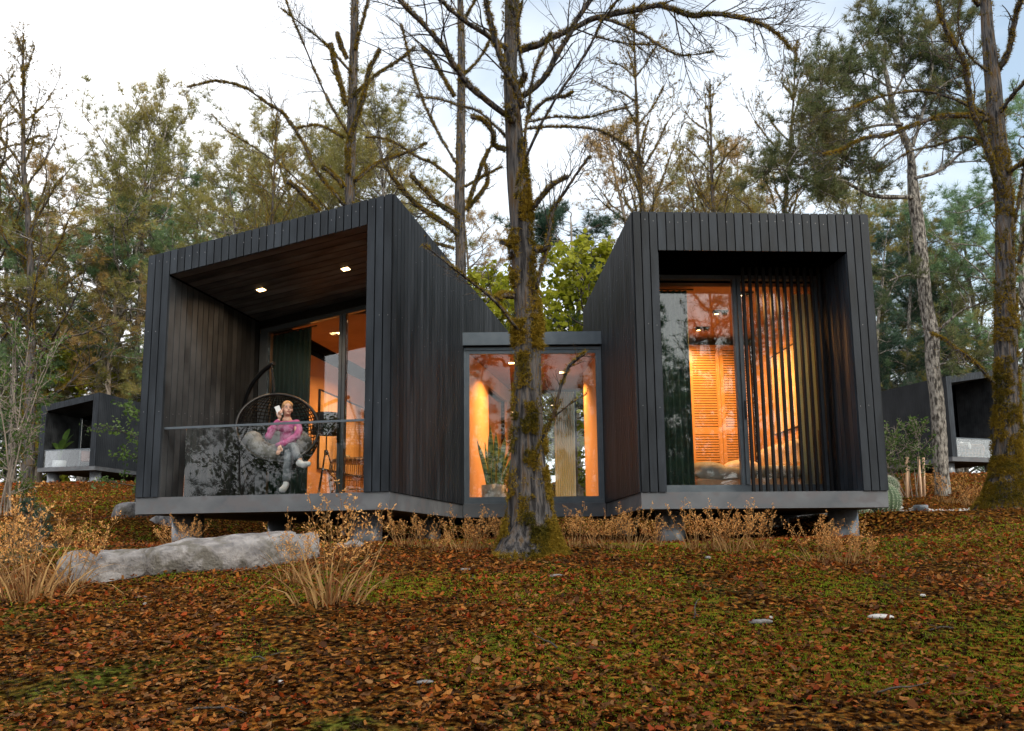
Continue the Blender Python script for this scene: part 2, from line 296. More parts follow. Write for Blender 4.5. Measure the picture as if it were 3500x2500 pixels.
# ------------------------------------------------------------------ cabins
LYAW = -.2014
class Cabin:
    """local frame: x to the right along the front, y into the cabin, z up from the deck"""
    def __init__(s, label, loc, rz, W, hl, hr, D, ox0, ox1, zo, T, pitch, thickness=.226, far=False, left_xs=None, right_xs=None):
        s.root = thing('cabin', label, 'cabin', loc, rz); s.W, s.D = W, D; s.k = (hr-hl)/W; s.hl = hl
        s.top = lambda x: hl+s.k*x
        s.sof = lambda x: zo+s.k*(x-ox0)
        r = s.root; sof, top = s.sof, s.top
        s.ox0, s.ox1, s.T = ox0, ox1, T
        bx('deck', M['concrete'], r, 0, W, 0, D, -thickness, 0)
        # core: piers, roof, walls behind the boards
        c = MB()
        def slab(x0, x1, y0, y1, za, zb): hexa(c, [(x0, y0, za(x0)), (x1, y0, za(x1)), (x1, y1, za(x1)), (x0, y1, za(x0)), (x0, y0, zb(x0)), (x1, y0, zb(x1)), (x1, y1, zb(x1)), (x0, y1, zb(x0))])
        zero = lambda x: .004
        slab(.012, ox0-.014, .006, T+.05, zero, lambda x: top(x)-.012); c.build('wall', M['core'], r)
        c = MB(); slab(ox1+.014, W-.012, .006, T+.05, zero, lambda x: top(x)-.012); c.build('wall', M['core'], r)
        c = MB(); slab(.004, W-.004, .006, D-.01, lambda x: sof(x)+.02, lambda x: top(x)-.008); s.roof = c.build('roof', M['core'], r)
        # front boards
        gap = .016 if not far else .012
        def fboard(mb, a, b, z0, z1):
            a += gap/2; b -= gap/2
            hexa(mb, [(a, -.02, z0(a)), (b, -.02, z0(b)), (b, .004, z0(b)), (a, .004, z0(a)), (a, -.02, z1(a)), (b, -.02, z1(b)), (b, .004, z1(b)), (a, .004, z1(a))])
        xs = list(np.linspace(0, ox0, left_xs or 3)); hx = list(np.linspace(ox0, ox1, int(round((ox1-ox0)/pitch))+1)); rx = list(np.linspace(ox1, W, right_xs or 4))
        bmB, bmS, bmI = (MB(), MB(), MB()) if far else (None,)*3
        def emit_board(fn, mt, tgt):
            if far: fn(tgt)
            else: q = MB(); fn(q); q.build('board', mt, r)
        for g, z0 in ((xs, zero), (rx, zero)):
            for a, b in zip(g[:-1], g[1:]): emit_board(lambda q: fboard(q, a, b, lambda x: .004, top), M['board'], bmB)
        for a, b in zip(hx[:-1], hx[1:]): emit_board(lambda q: fboard(q, a, b, sof, top), M['board'], bmB)
        # side boards
        s.sidep = .145; n = int(D/s.sidep); s.rb = []
        for side, X0, h in ((1, W-.004, hr), (-1, -.02, hl)):
            if far:
                for i in range(n): box(bmS, X0, X0+.024, i*D/n+gap/2, (i+1)*D/n-gap/2, .004, h-.001)
            else:
                q = MB(); box(q, 0, .024, gap/2, D/n-gap/2, .004, h-.001); me = q.mesh('side board'); me.materials.append(M['board_side'])
                ql = MB(); box(ql, 0, .024, gap/2, D/n-gap/2, s.link_z, h-.001); me2 = ql.mesh('side board short'); me2.materials.append(M['board_side'])
                for i in range(n):
                    y = i*D/n; short = (side == s.link_side and y > s.link_y-.03)
                    o = link('board', me2 if short else me, r); o.location = (X0, y, 0)
        # inner side walls and soffit boards
        nn = max(1, int(round(T/.142)))
        for X0 in (ox0-.018, ox1-.006):
            for i in range(nn):
                a, b = i*T/nn, (i+1)*T/nn; zt = sof(X0)-.002
                emit_board(lambda q: box(q, X0, X0+.024, a+gap/2+.001, b-gap/2, .004, zt-.02), M['board_in'] if T > 1.5 else M['board'], bmI)
        ns = max(1, int(round(T/.2)))
        for i in range(ns):
            g2 = .012 if T > 1.5 and not far else gap/2; a, b = i*T/ns+g2+.001, (i+1)*T/ns-g2
            def sb(q): x0, x1 = ox0+.006, ox1-.006; hexa(q, [(x0, a, sof(x0)-.0), (x1, a, sof(x1)), (x1, b, sof(x1)), (x0, b, sof(x0)), (x0, a, sof(x0)+.024), (x1, a, sof(x1)+.024), (x1, b, sof(x1)+.024), (x0, b, sof(x0)+.024)])
            emit_board(sb, M['board_soffit_lit'] if T > 1.5 else M['core'], bmI)
        if far:
            for q, mt in ((bmB, M['board']), (bmS, M['board_side']), (bmI, M['board_in'])):
                tag(q.build('cladding', mt, r), kind='stuff')
    def piles(s, pts, r=.215, bury=.35):
        for x, y in pts:
            M4 = Matrix.Translation(s.root.location) @ Matrix.Rotation(s.root.rotation_euler.z, 4, 'Z'); p = M4 @ Vector((x, y, 0)); zb = gz(p.x, p.y)-bury-s.root.location.z
            q = MB(); lathe(q, [(0, -.227), (r, -.227), (r, zb), (0, zb)], 32, (x, y, 0)); q.build('pile', M['steel'], s.root)
    def world(s, x, y, z):
        return (Matrix.Translation(s.root.location) @ Matrix.Rotation(s.root.rotation_euler.z, 4, 'Z')) @ Vector((x, y, z))
Cabin.link_side = 1; Cabin.link_y = 3.64; Cabin.link_z = 2.9
LA = (-5.1475, 11.3703, 0)
CL = Cabin('nearest black timber cabin on the left, with sloping roof, open porch and glass balustrade', LA, LYAW, 3.6468, 3.4316, 4.0172, 8.0, .347, 3.292, 3.137, 2.55, .1125, left_xs=4, right_xs=4)
CL.piles([(.41, .62), (3.095, .62), (.41, 3.4), (3.1, 3.4), (.41, 6.6), (3.1, 6.6)])
Cabin.link_side = -1; Cabin.link_y = 2.95
CRt = Cabin('nearest black timber cabin on the right, flat topped, with vertical fins before its window', (1.7447, 11.3002, 0), .0547, 3.4364, 4.0, 4.0, 4.98, .352, 3.085, 3.43, .95, .1215, left_xs=4, right_xs=4)
CRt.piles([(.556, .7), (3.10, .7), (.556, 3.9), (3.10, 3.9)], r=.207)
def nails(cab, seed, side):
    rnd = random.Random(seed); mb = MB()
    x = .06
    while x < cab.W:
        for z in ([cab.top(x)-.12-rnd.random()*.05] + ([1.15+rnd.random()*.05, 2.3+rnd.random()*.05] if (x < cab.ox0 or x > cab.ox1) else [])):
            if rnd.random() < .75: box(mb, x-.0035, x+.0035, -.0225, -.0195, z, z+.012)
        x += .118
    y = .07
    for _ in range(26):
        for z in (1.0, 2.2, 3.2):
            if rnd.random() < .5: X = cab.W+.0195 if side > 0 else -.0225; zz = z+rnd.random()*.4; box(mb, X, X+.003, y-.003, y+.003, zz, zz+.012)
        y += .145
    if cab.T > 1.5:
        for i in range(14):
            zz = 1.0+rnd.random()*.15+i*.03; box(mb, cab.ox0+.0055, cab.ox0+.0085, .07+i*.142, .076+i*.142, zz, zz+.011)
    tag(mb.build('nail_heads', M['nail'], cab.root), kind='stuff')
nails(CL, 3, 1); nails(CRt, 5, -1)
def bar(mb, a, b, w): # box between points a and b in a plane y=const, slanted along x
    pass
def sbox(mb, x0, x1, y0, y1, za, zb):   # slanted box, za/zb functions of x
    hexa(mb, [(x0, y0, za(x0)), (x1, y0, za(x1)), (x1, y1, za(x1)), (x0, y1, za(x0)), (x0, y0, zb(x0)), (x1, y0, zb(x1)), (x1, y1, zb(x1)), (x0, y1, zb(x0))])
def part_sbox(name, mt, parent, *a):
    q = MB(); sbox(q, *a); return q.build(name, mt, parent)
# ---- left cabin: glazing
r = CL.root; T = 2.55; sof = CL.sof
ftop = lambda x: 2.954+.1606*(x-.518)
sd_ = part_sbox('sliding_door', M['frame'], r, .365, 3.275, T+.01, T+.12, lambda x: ftop(x)+.0, lambda x: ftop(x)+.075)
part_sbox('frame_rail', M['blackmetal'], sd_, .36, 3.28, T-.02, T+.14, lambda x: ftop(x)+.078, lambda x: sof(x)-.004)
for a, b in ((.36, .50), (1.80, 1.852), (1.862, 1.914), (3.18, 3.28)):
    part_sbox('frame_post', M['frame'], sd_, a, b, T+.0, T+.11, lambda x: .06, lambda x: ftop(x)-.002)
bx('sill', M['frame'], sd_, .36, 3.28, T, T+.14, .003, .058)
for a, b in ((.503, 1.797), (1.917, 3.177)):
    part_sbox('pane', M['glass'], sd_, a, b, T+.05, T+.062, lambda x: .062, lambda x: ftop(x)-.003)
q = MB(); tube(q, [(1.83, T-.03, 1.02), (1.83, T-.06, 1.05), (1.83, T-.06, 1.33), (1.83, T-.03, 1.36)], .011, 8); box(q, 1.812, 1.848, T-.028, T-.001, 1.0, 1.4); q.build('handle', M['blackmetal'], sd_)
# room of the left cabin (a real closed room behind the glass)
W_, D_ = CL.W, CL.D
def room(cab, x0, x1, y0, y1, zc, doors=None):
    q = MB(); bx_ = lambda *a: box(q, *a)
    top = lambda x: zc
    box(q, x0-.05, x0, y0, y1, 0, zc)                                     # left lining
    box(q, x0, x1, y1-.05, y1, 0, zc)                                      # back lining
    if doors:
        a, b, h = doors; box(q, x1, x1+.05, y0, a, 0, zc); box(q, x1, x1+.05, b, y1, 0, zc); box(q, x1, x1+.05, a, b, h, zc)
    else: box(q, x1, x1+.05, y0, y1, 0, zc)
    q.build('interior_wall', M['plaster'], cab.root)
    bx('ceiling', M['ceil'], cab.root, x0-.05, x1+.05, y0+.02, y1, zc+.002, zc+.06)
    bx('interior_floor', M['floorwood'], cab.root, x0-.05, x1+.05, y0+.05, y1, .002, .03)
    w_ = MB(); box(w_, .012, x0-.052, y0+.06, y1, .004, cab.top(0)-.05); 
    if doors:
        a, b, h = doors; X0, X1 = x1+.052, cab.W-.012
        box(w_, X0, X1, y0+.06, a, .004, cab.sof(x1)); box(w_, X0, X1, b, y1, .004, cab.sof(x1)); box(w_, X0, X1, a, b, h, cab.sof(x1))
    else: box(w_, x1+.052, cab.W-.012, y0+.06, y1, .004, cab.sof(x1))
    box(w_, .012, cab.W-.012, y1+.002, cab.D-.005, .004, cab.sof(.3)); w_.build('outer_wall', M['core'], cab.root)
room(CL, .15, 3.50, T+.12, 7.9, 3.19, (5.4, 7.15, 2.38))
q = MB(); box(q, .15, .50, T+.13, T+.2, .03, 3.18); q.build('interior_wall', M['plaster'], r)
# link passage between the cabins
LKY = 14.23
lk = thing('link_passage', 'low glazed grey framed passage joining the two near cabins behind the mossy tree', 'passage', (0, LKY, 0), 0)
fa = MB(); box(fa, -.862, 1.584, -.12, -.02, 2.767, 2.994); fa.build('fascia', M['frame'], lk)
bx('base', M['concrete'], lk, -.842, 1.582, -.06, .1, -.215, .015)
bx('floor', M['floorwood'], lk, -.8, 1.5, .11, 3.9, -.1, .01)
q = MB(); box(q, -.80, 1.56, .0, 3.95, 2.70, 2.76); q.build('ceiling', M['ceil'], lk)
q = MB(); box(q, -.80, 1.56, -.01, 3.98, 2.765, 2.98); q.build('roof', M['core'], lk)
wf = MB()                                                              # stepped window frame: two nested rectangles
def rect(mb, x0, x1, z0, z1, w_, y0, y1):
    box(mb, x0, x0+w_, y0, y1, z0, z1); box(mb, x1-w_, x1, y0, y1, z0, z1); box(mb, x0+w_, x1-w_, y0, y1, z0, z0+w_); box(mb, x0+w_, x1-w_, y0, y1, z1-w_, z1)
rect(wf, -.850, 1.583, .018, 2.745, .048, -.03, .06); wfo = wf.build('window_frame', M['frame'], lk)
wf = MB(); rect(wf, -.800, 1.533, .068, 2.695, .062, -.012, .05); wf.build('inner_frame', M['frame'], wfo)
bx('pane', M['linkglass'], wfo, -.738, 1.471, .012, .024, .131, 2.632)
# back of the passage: posts, glass to the wood behind, sheer curtain
rect_ = MB(); rect(rect_, -.2, 1.42, .02, 2.69, .05, 3.80, 3.88); box(rect_, .58, .63, 3.80, 3.88, .07, 2.64); bw = rect_.build('rear_window', M['frame'], lk)
bx('pane', M['glass'], bw, -.14, .575, 3.83, 3.84, .075, 2.635); bx('pane', M['glass'], bw, .635, 1.365, 3.83, 3.84, .075, 2.635)
lw = MB()                                                               # plaster lining of the passage, flush along the left cabin, opening to its room
def lbox(cab, q, x0, x1, y0, y1, z0, z1):
    box(q, x0, x1, y0, y1, z0, z1)
box(lw, W_+.004, W_+.04, 3.80, 5.4, .0, 2.695); box(lw, W_+.004, W_+.04, 7.15, 7.95, .0, 2.695); box(lw, W_+.004, W_+.04, 5.4, 7.15, 2.38, 2.695)
for ya_, yb_ in ((5.36, 5.4), (7.15, 7.19)): box(lw, W_-.16, W_+.042, ya_, yb_, .0, 2.38)
box(lw, W_-.16, W_+.042, 5.36, 7.19, 2.38, 2.42)
lw.build('passage_lining', M['plaster'], r)
rb_ = MB(); box(rb_, -.03, -.022, 3.02, 4.95, .0, 2.695)
for i in range(88):
    y = 3.03+i*.022; box(rb_, -.045, -.030, y, y+.014, .0, 2.695)
tag(rb_.build('ribbed_lining', M['ribs'], CRt.root), 'ribbed oak lining lit orange')
def curtain(name, mt, parent, x0, x1, y, z0, z1, waves, amp, along='x', label=None):
    n = waves*10; t = np.linspace(0, 1, n+1); rnd = np.random.RandomState(int(x0*100) % 97+waves)
    ph = t*waves*2*PI+.6*np.sin(t*7+rnd.rand()*6); k = 7
    V = []
    for j in range(k):
        zz = z0(x0+(x1-x0)*t)*(1-j/(k-1))+z1(x0+(x1-x0)*t)*(j/(k-1)); am = amp*(1.1-.35*j/(k-1))
        V.append(np.stack([x0+(x1-x0)*t, y+am*np.sin(ph+.15*j), zz], -1))
    V = np.array(V).reshape(-1, 3); i = np.arange(k-1)[:, None]*(n+1); j = np.arange(n)[None]
    fc = np.stack([i+j, i+j+1, i+n+2+j, i+n+1+j], -1).reshape(-1, 4); mb = MB()
    V2 = V+np.array([0, .008, 0]); mb.add(V, fc, smooth=True); mb.add(V2, fc[:, ::-1], smooth=True)
    o = mb.build(name, mt, parent); return o
cst = lambda v: (lambda x: np.full_like(x, v))
def curt_thing(label, mt, cab, x0, x1, y, z0, z1, waves, amp):
    t = thing('curtain', label, 'curtain', cab.root.location if cab else (0, 0, 0), cab.root.rotation_euler.z if cab else 0)
    curtain('cloth', mt, t, x0, x1, y, z0, z1, waves, amp)
    q = MB(); tube(q, [(x0-.05, y, float(z1(np.array([x0]))[0])+.02), (x1+.1, y, float(z1(np.array([x1]))[0])+.02)], .012, 6); q.build('track', M['blackmetal'], t); return t
curt_thing('dark green curtain drawn to the left of the porch door of the left cabin', M['curtain'], CL, .42, 1.19, 2.78, cst(.05), lambda x: 2.94+.1606*(x-.518), 9, .035)
curt_thing('dark green curtain at the left edge of the window of the right cabin', M['curtain'], CRt, .36, 1.07, 1.17, cst(.06), cst(3.21), 8, .04)
t = thing('curtain', 'pale sheer curtain at the rear window of the glazed passage', 'curtain', (0, 0, 0)); curtain('cloth', M['sheer'], t, .92, 1.36, LKY+3.6, cst(.05), cst(2.62), 9, .03)
t = thing('curtain', 'grey sheer curtain behind the fins of the right cabin', 'curtain', CRt.root.location, .0547); curtain('cloth', M['sheer'], t, 2.78, 3.12, 1.3, cst(.06), cst(3.21), 7, .03)
# ---- balustrade
rl = thing('balustrade', 'frameless glass balustrade with slim grey handrail across the left porch', 'railing', LA, LYAW)
bx('handrail', M['frame'], rl, .352, 3.288, .035, .065, .935, .965)
bx('glass_panel', M['railglass'], rl, .685, 3.286, .045, .055, .006, .934)
# ---- downlights
def downlight(cab, x, y, zfn, s_=.105, label='', power=14, kk=None, rot=0):
    z = zfn(x); k = cab.k if kk is None else kk; M4 = cab.world(x, y, z-.002)
    t = thing('downlight', label, 'ceiling light', M4, cab.root.rotation_euler.z)
    f = lambda u: k*u
    q = MB(); sbox(q, -s_/2-.012, s_/2+.012, -s_/2-.012, s_/2+.012, lambda u: f(u)-.004, lambda u: f(u)+.0015); q.build('trim', M['blackmetal'], t)
    q = MB(); sbox(q, -s_/2, s_/2, -s_/2, s_/2, lambda u: f(u)-.009, lambda u: f(u)-.0045); q.build('lens', M['lampglow'], t)
    l = bpy.data.lights.new('lamp', 'AREA'); l.shape = 'SQUARE'; l.size = s_; l.energy = power; l.color = (1, .66, .38) if power < 20 else (1, .42, .11); l.spread = math.radians(150)
    o = bpy.data.objects.new('lamp', l); COL.objects.link(o); o.parent = t; o.location = (0, 0, -.02)
    return t
downlight(CL, 1.07, 1.245, sof, label='square glowing downlight on the left in the porch soffit', power=12)
downlight(CL, 2.456, 1.238, sof, label='square glowing downlight on the right in the porch soffit', power=12)
downlight(CL, 1.30, 3.75, lambda x: 3.19, label='square ceiling light inside the left cabin behind the glass door', power=70, kk=0)
downlight(CL, 1.6, 5.9, lambda x: 3.19, label='square ceiling light deep inside the left cabin room', power=70, kk=0)
def link_light(x, y, p, label):
    t = thing('downlight', label, 'ceiling light', (x, LKY+y, 2.698)); bx('trim', M['blackmetal'], t, -.06, .06, -.06, .06, -.006, 0); bx('lens', M['lampglow'], t, -.05, .05, -.05, .05, -.011, -.0065)
    l = bpy.data.lights.new('lamp', 'AREA'); l.size = .1; l.spread = math.radians(125); l.energy = p; l.color = (1, .42, .11); o = bpy.data.objects.new('lamp', l); COL.objects.link(o); o.parent = t; o.location = (0, 0, -.02)
link_light(.0, 1.0, 60, 'square ceiling light above the snake plant in the glazed passage'); link_light(1.0, 1.9, 55, 'square ceiling light by the ribbed oak wall of the glazed passage')
# ---- right cabin: recessed window, fins
r = CRt.root; T = .95
sw = part_sbox('window_frame', M['frame'], r, .36, 3.08, T+.0, T+.1, lambda x: 3.335, lambda x: 3.395)
bx('frame_head', M['core'], r, .36, 3.08, T+.02, T+.12, 3.397, 3.428)
bx('sill', M['frame'], sw, .36, 3.08, T-.0, T+.1, .10, .165); bx('sill', M['frame'], sw, .36, 1.84, T-.04, T+.1, .004, .097); bx('sill', M['frame'], sw, 1.85, 3.08, T-.02, T+.1, .004, .097)
for a, b, yy in ((.36, .42, 0), (1.72, 1.775, 0), (1.782, 1.84, -.03), (3.0, 3.08, 0)): bx('frame_post', M['frame'], sw, a, b, T+yy, T+.09, .168, 3.333)
bx('pane', M['glass'], sw, .422, 1.718, T+.045, T+.057, .168, 3.333); bx('pane', M['glass'], sw, 1.842, 2.998, T+.03, T+.042, .168, 3.333)
bx('handle', M['blackmetal'], sw, 1.80, 1.822, T-.065, T-.032, 1.15, 1.42)
q = MB(); box(q, 0, .036, 0, .06, .004, 3.426); fm = q.mesh('fin'); fm.materials.append(mat('matt black fin', (.006, .006, .007), .7, 0, .2))
for i in range(13): o = link('fin', fm, r); o.location = (1.78+i*.1058, .66, 0)
room(CRt, .30, 3.20, T+.11, 4.85, 3.25, None)
def spot_pair(x, y, label, on=True):
    t = thing('spotlight', label, 'ceiling spotlight', CRt.world(x, y, 3.25), .0547)
    q = MB(); box(q, -.13, .13, -.05, .05, -.022, -.002); q.build('plate', M['blackmetal'], t)
    for k, sx in enumerate((-.07, .07)):
        q = MB(); lathe(q, [(.0, -.023), (.048, -.023), (.052, -.06), (.042, -.06), (.038, -.045), (0, -.045)], 18, (sx, 0, 0)); q.build('ring', M['blackmetal'], t)
        q = MB(); lathe(q, [(0, -.0455), (.037, -.0455), (.037, -.052), (0, -.052)], 16, (sx, 0, 0)); q.build('bulb', M['lampglow'] if k == 0 else M['nail'], t)
    l = bpy.data.lights.new('lamp', 'SPOT'); l.energy = 210; l.color = (1, .42, .11); l.spot_size = math.radians(165); l.spot_blend = .6; l.shadow_soft_size = .05
    o = bpy.data.objects.new('lamp', l); COL.objects.link(o); o.parent = t; o.location = (-.07, 0, -.07)
spot_pair(1.97, 3.49, 'double black ceiling spotlight nearer the wardrobe in the right cabin')
spot_pair(1.98, 2.41, 'double black ceiling spotlight in the middle of the ceiling of the right cabin')
spot_pair(2.05, 1.35, 'double black ceiling spotlight just behind the fins of the right cabin')
# wardrobe
wr = thing('wardrobe', 'tall orange lit oak wardrobe with louvred doors at the back of the right cabin', 'wardrobe', CRt.root.location, .0547)
bx('carcass', M['louvre_dark'], wr, .32, 3.18, 4.22, 4.79, .03, 3.10)
def door(x0, x1):
    mg = .066; d = MB(); rect(d, x0+.004, x1-.004, .05, 3.09, mg, 4.18, 4.215); box(d, x0+mg, x1-mg, 4.18, 4.215, 1.36, 1.50)
    dd = d.build('door', M['wood'], wr); s_ = MB()
    for z0, z1 in ((.12, 1.36), (1.50, 3.02)):
        z = z0+.016
        while z+.03 < z1:
            hexa(s_, [(x0+mg, 4.183, z), (x1-mg, 4.183, z), (x1-mg, 4.212, z+.006), (x0+mg, 4.212, z+.006), (x0+mg, 4.183, z+.034), (x1-mg, 4.183, z+.034), (x1-mg, 4.212, z+.04), (x0+mg, 4.212, z+.04)]); z += .049
    tag(s_.build('louvres', M['wood'], dd), kind='stuff')
for a in (.68, 1.28, 1.88, 2.48): door(a, a+.6)
# painting on the right wall
pt = thing('painting', 'large pale landscape painting in a thin black frame on the right wall behind the fins', 'painting', CRt.root.location, .0547)
q = MB()
for a in ((3.165, 3.196, 1.87, 3.37, 1.22, 1.245), (3.165, 3.196, 1.87, 3.37, 2.635, 2.66), (3.165, 3.196, 1.87, 1.89, 1.245, 2.635), (3.165, 3.196, 3.35, 3.37, 1.245, 2.635)): box(q, *a)
q.build('frame', M['blackmetal'], pt)
M['canvas'] = mnoise(mat('painted canvas', rough=.7), (.62, .48, .32), (.80, .68, .5), scale=2.2, stretch=(1, 2, .5), c3=(.30, .24, .18), s3=1.3)
bx('canvas', M['canvas'], pt, 3.17, 3.19, 1.891, 3.349, 1.246, 2.634)
# bed
bd = thing('bed', 'low upholstered double bed with headboard against the right wall of the right cabin', 'bed', CRt.root.location, .0547)
M['cloth_grey'] = mnoise(mat('grey bedding', rough=.95), (.22, .25, .25), (.30, .33, .33), scale=9, bump=.4, bscale=14, bdist=.02)
M['cloth_white'] = mnoise(mat('off white bedding', rough=.95), (.62, .58, .54), (.72, .68, .64), scale=7, bump=.4, bscale=12, bdist=.02)
M['cloth_tan'] = mnoise(mat('tan upholstery', rough=.95), (.36, .25, .16), (.44, .32, .22), scale=9)
def soft(name, mt, parent, blobs, voxel=.02, sm=4):
    q = MB()
    for b_ in blobs: ball(q, *b_)
    o = q.build(name, mt, parent); md = o.modifiers.new('remesh', 'REMESH'); md.mode = 'VOXEL'; md.voxel_size = voxel; md.use_smooth_shade = True
    if sm: s2 = o.modifiers.new('smooth', 'SMOOTH'); s2.iterations = sm; s2.factor = .6
    return o
def rbox(name, mt, parent, x0, x1, y0, y1, z0, z1, bev=.05, seg=3):
    o = bx(name, mt, parent, x0, x1, y0, y1, z0, z1); b_ = o.modifiers.new('bevel', 'BEVEL'); b_.width = bev; b_.segments = seg
    for p_ in o.data.polygons: p_.use_smooth = True
    return o
rbox('base', M['cloth_tan'], bd, 1.15, 3.12, 1.35, 3.25, .05, .30); rbox('mattress', M['cloth_white'], bd, 1.18, 3.1, 1.38, 3.22, .302, .47, .06)
soft('blanket', M['cloth_grey'], bd, [((1.40, 1.75, .44), (.34, .45, .15)), ((1.45, 2.4, .44), (.34, .6, .15)), ((2.5, 1.42, .40), (.75, .10, .10)), ((1.6, 1.42, .36), (.5, .1, .12))], .025)
soft('duvet', M['cloth_white'], bd, [((1.98, 1.75, .46), (.32, .40, .16)), ((2.3, 2.5, .44), (.6, .6, .14)), ((2.6, 1.9, .43), (.5, .5, .11))], .025)
rbox('headboard', M['cloth_tan'], bd, 3.06, 3.16, 1.3, 3.3, .1, 1.05, .04)
for i, (y, z, lb) in enumerate(((1.75, .74, 'white pillow leaning on the headboard nearest the fins'), (2.45, .76, 'white pillow leaning on the headboard in the middle'), (2.98, .76, 'white pillow leaning on the headboard next to the wardrobe'))):
    o = soft('pillow', M['cloth_white'], None, [((0, 0, 0), (.10, .30, .20)), ((.0, .2, .1), (.07, .12, .10)), ((.0, -.2, .1), (.07, .12, .10)), ((0, .2, -.1), (.07, .12, .1)), ((0, -.2, -.1), (.07, .12, .1))], .02)
    o.location = CRt.world(2.88, y, z); o.rotation_euler = (0, -.45, .0547); tag(o, lb, 'pillow')
# ---- left room: picture, lamp, rattan table, magazine
pc = thing('picture', 'tall black framed picture on the left wall inside the left cabin', 'picture', LA, LYAW)
q = MB()
for a in ((.155, .19, 5.37, 7.8, .87, .90), (.155, .19, 5.37, 7.8, 2.47, 2.5), (.155, .19, 5.37, 5.40, .90, 2.47), (.155, .19, 7.77, 7.8, .90, 2.47)): box(q, *a)
q.build('frame', M['blackmetal'], pc); bx('canvas', M['canvas'], pc, .158, .178, 5.401, 7.769, .901, 2.469)
lp = thing('floor_lamp', 'black tripod floor lamp with a wide drum shade inside the left cabin', 'floor lamp', CL.world(1.37, 3.1, .03), LYAW)
q = MB(); lathe(q, [(.215, 1.56), (.265, 1.20), (.262, 1.20), (.212, 1.56), (.215, 1.56)], 32); lathe(q, [(0, 1.55), (.213, 1.55), (.213, 1.556), (0, 1.556)], 32); q.build('lamp_shade', M['blackmetal'], lp)
q = MB(); tube(q, [(0, 0, .88), (0, 0, 1.5)], .012, 8); lathe(q, [(0, .84), (.035, .84), (.035, .92), (0, .92)], 12); q.build('stem', M['blackmetal'], lp)
for i in range(3):
    a = i*2*PI/3+.5; q = MB(); tube(q, [(.02*math.cos(a), .02*math.sin(a), .92), (.27*math.cos(a), .27*math.sin(a), .0)], [.012, .009], 8); q.build('leg', M['blackmetal'], lp)
M['rattan'] = mat('pale rattan', (.42, .30, .20), .6)
def rattan_table(name, label, cat, loc, rz, R, h, n=44, group=None):
    t = thing(name, label, cat, loc, rz, group)
    q = MB()
    for i in range(n):
        a = i*2*PI/n; c, s_ = math.cos(a), math.sin(a)
        tube(q, [(R*.80*c, R*.80*s_, 0), (R*.93*c, R*.93*s_, h*.25), (R*c, R*s_, h*.6), (R*.97*c, R*.97*s_, h*.9), (R*.90*c, R*.90*s_, h)], .0065, 5)
    tag(q.build('canes', M['rattan'], t), kind='stuff')
    for zr, rr in ((0.01, .80), (h*.3, .95), (h*.6, 1.0), (h*.97, .91)):
        q = MB(); th = np.linspace(0, 2*PI, 33); tube(q, np.stack([R*rr*np.cos(th), R*rr*np.sin(th), np.full(33, zr)], -1), .009, 6, cap=False); q.build('hoop', M['rattan'], t)
    return t
rt = rattan_table('rattan_table', 'round pale rattan drum table behind the glass door of the left cabin', 'table', CL.world(1.87, 3.38, .03), LYAW, .52, .76)
q = MB(); lathe(q, [(0, .742), (.46, .742), (.46, .765), (0, .765)], 32); q.build('table_top', M['rattan'], rt)
M['print'] = mnoise(mat('printed paper', rough=.5), (.75, .8, .85), (.05, .25, .5), scale=9, lo=.5, hi=.56)
q = MB(); th = np.linspace(0, 4.6, 12); P = [(.03*math.cos(a)-.05, .03*math.sin(a)+.03) for a in th]; P += [(x_, .004) for x_ in (.02, .10, .2, .3)]
V = [(x_, y_, z_) for y_ in (-.11, .11) for x_, z_ in P]; k = len(P); V += [(x_, y_, z_+.004) for y_ in (-.11, .11) for x_, z_ in P]
q.add(V, [[i, i+1, k+i+1, k+i] for i in range(k-1)]+[[2*k+i, 3*k+i, 3*k+i+1, 2*k+i+1] for i in range(k-1)], smooth=True)
o = q.build('magazine', M['print']); o.location = CL.world(1.78, 3.1, .80); o.rotation_euler.z = LYAW; tag(o, 'curled open magazine on top of the rattan drum table', 'magazine')
# ---- potted snake plant in the passage
sp_ = thing('snake_plant', 'snake plant with tall banded leaves in a grey pot behind the passage window', 'potted plant', (-.33, LKY+.42, .02))
q = MB(); lathe(q, [(0, 0), (.19, 0), (.215, .04), (.222, .34), (.20, .345), (.195, .29), (0, .29)], 32); q.build('pot', mnoise(mat('grey green pot', rough=.7), (.33, .38, .36), (.40, .45, .43), scale=5), sp_)
q = MB(); lathe(q, [(0, .291), (.193, .291), (.193, .30), (0, .305)], 24); q.build('soil', mat('soil', (.03, .02, .015), .95), sp_)
def snake_mat():
    mt = mat('snake plant leaf', rough=.4); t = mt.node_tree; A = t.nodes.new; L = t.links.new; b = t.nodes['Principled BSDF']
    tcn = A('ShaderNodeTexCoord'); mpn = A('ShaderNodeMapping'); mpn.inputs['Scale'].default_value = (3, 3, 14); n = A('ShaderNodeTexNoise'); n.inputs['Scale'].default_value = 1.6; n.inputs['Detail'].default_value = 5
    L(tcn.outputs['Object'], mpn.inputs[0]); L(mpn.outputs[0], n.inputs[0]); r_ = A('ShaderNodeValToRGB'); e = r_.color_ramp.elements; e[0].position = .42; e[1].position = .58; e[0].color = (.04, .12, .05, 1); e[1].color = (.25, .40, .13, 1)
    L(n.outputs[0], r_.inputs[0]); L(r_.outputs[0], b.inputs['Base Color']); return mt
M['snake'] = snake_mat(); M['snake_edge'] = mat('yellow leaf edge', (.42, .38, .07), .5)
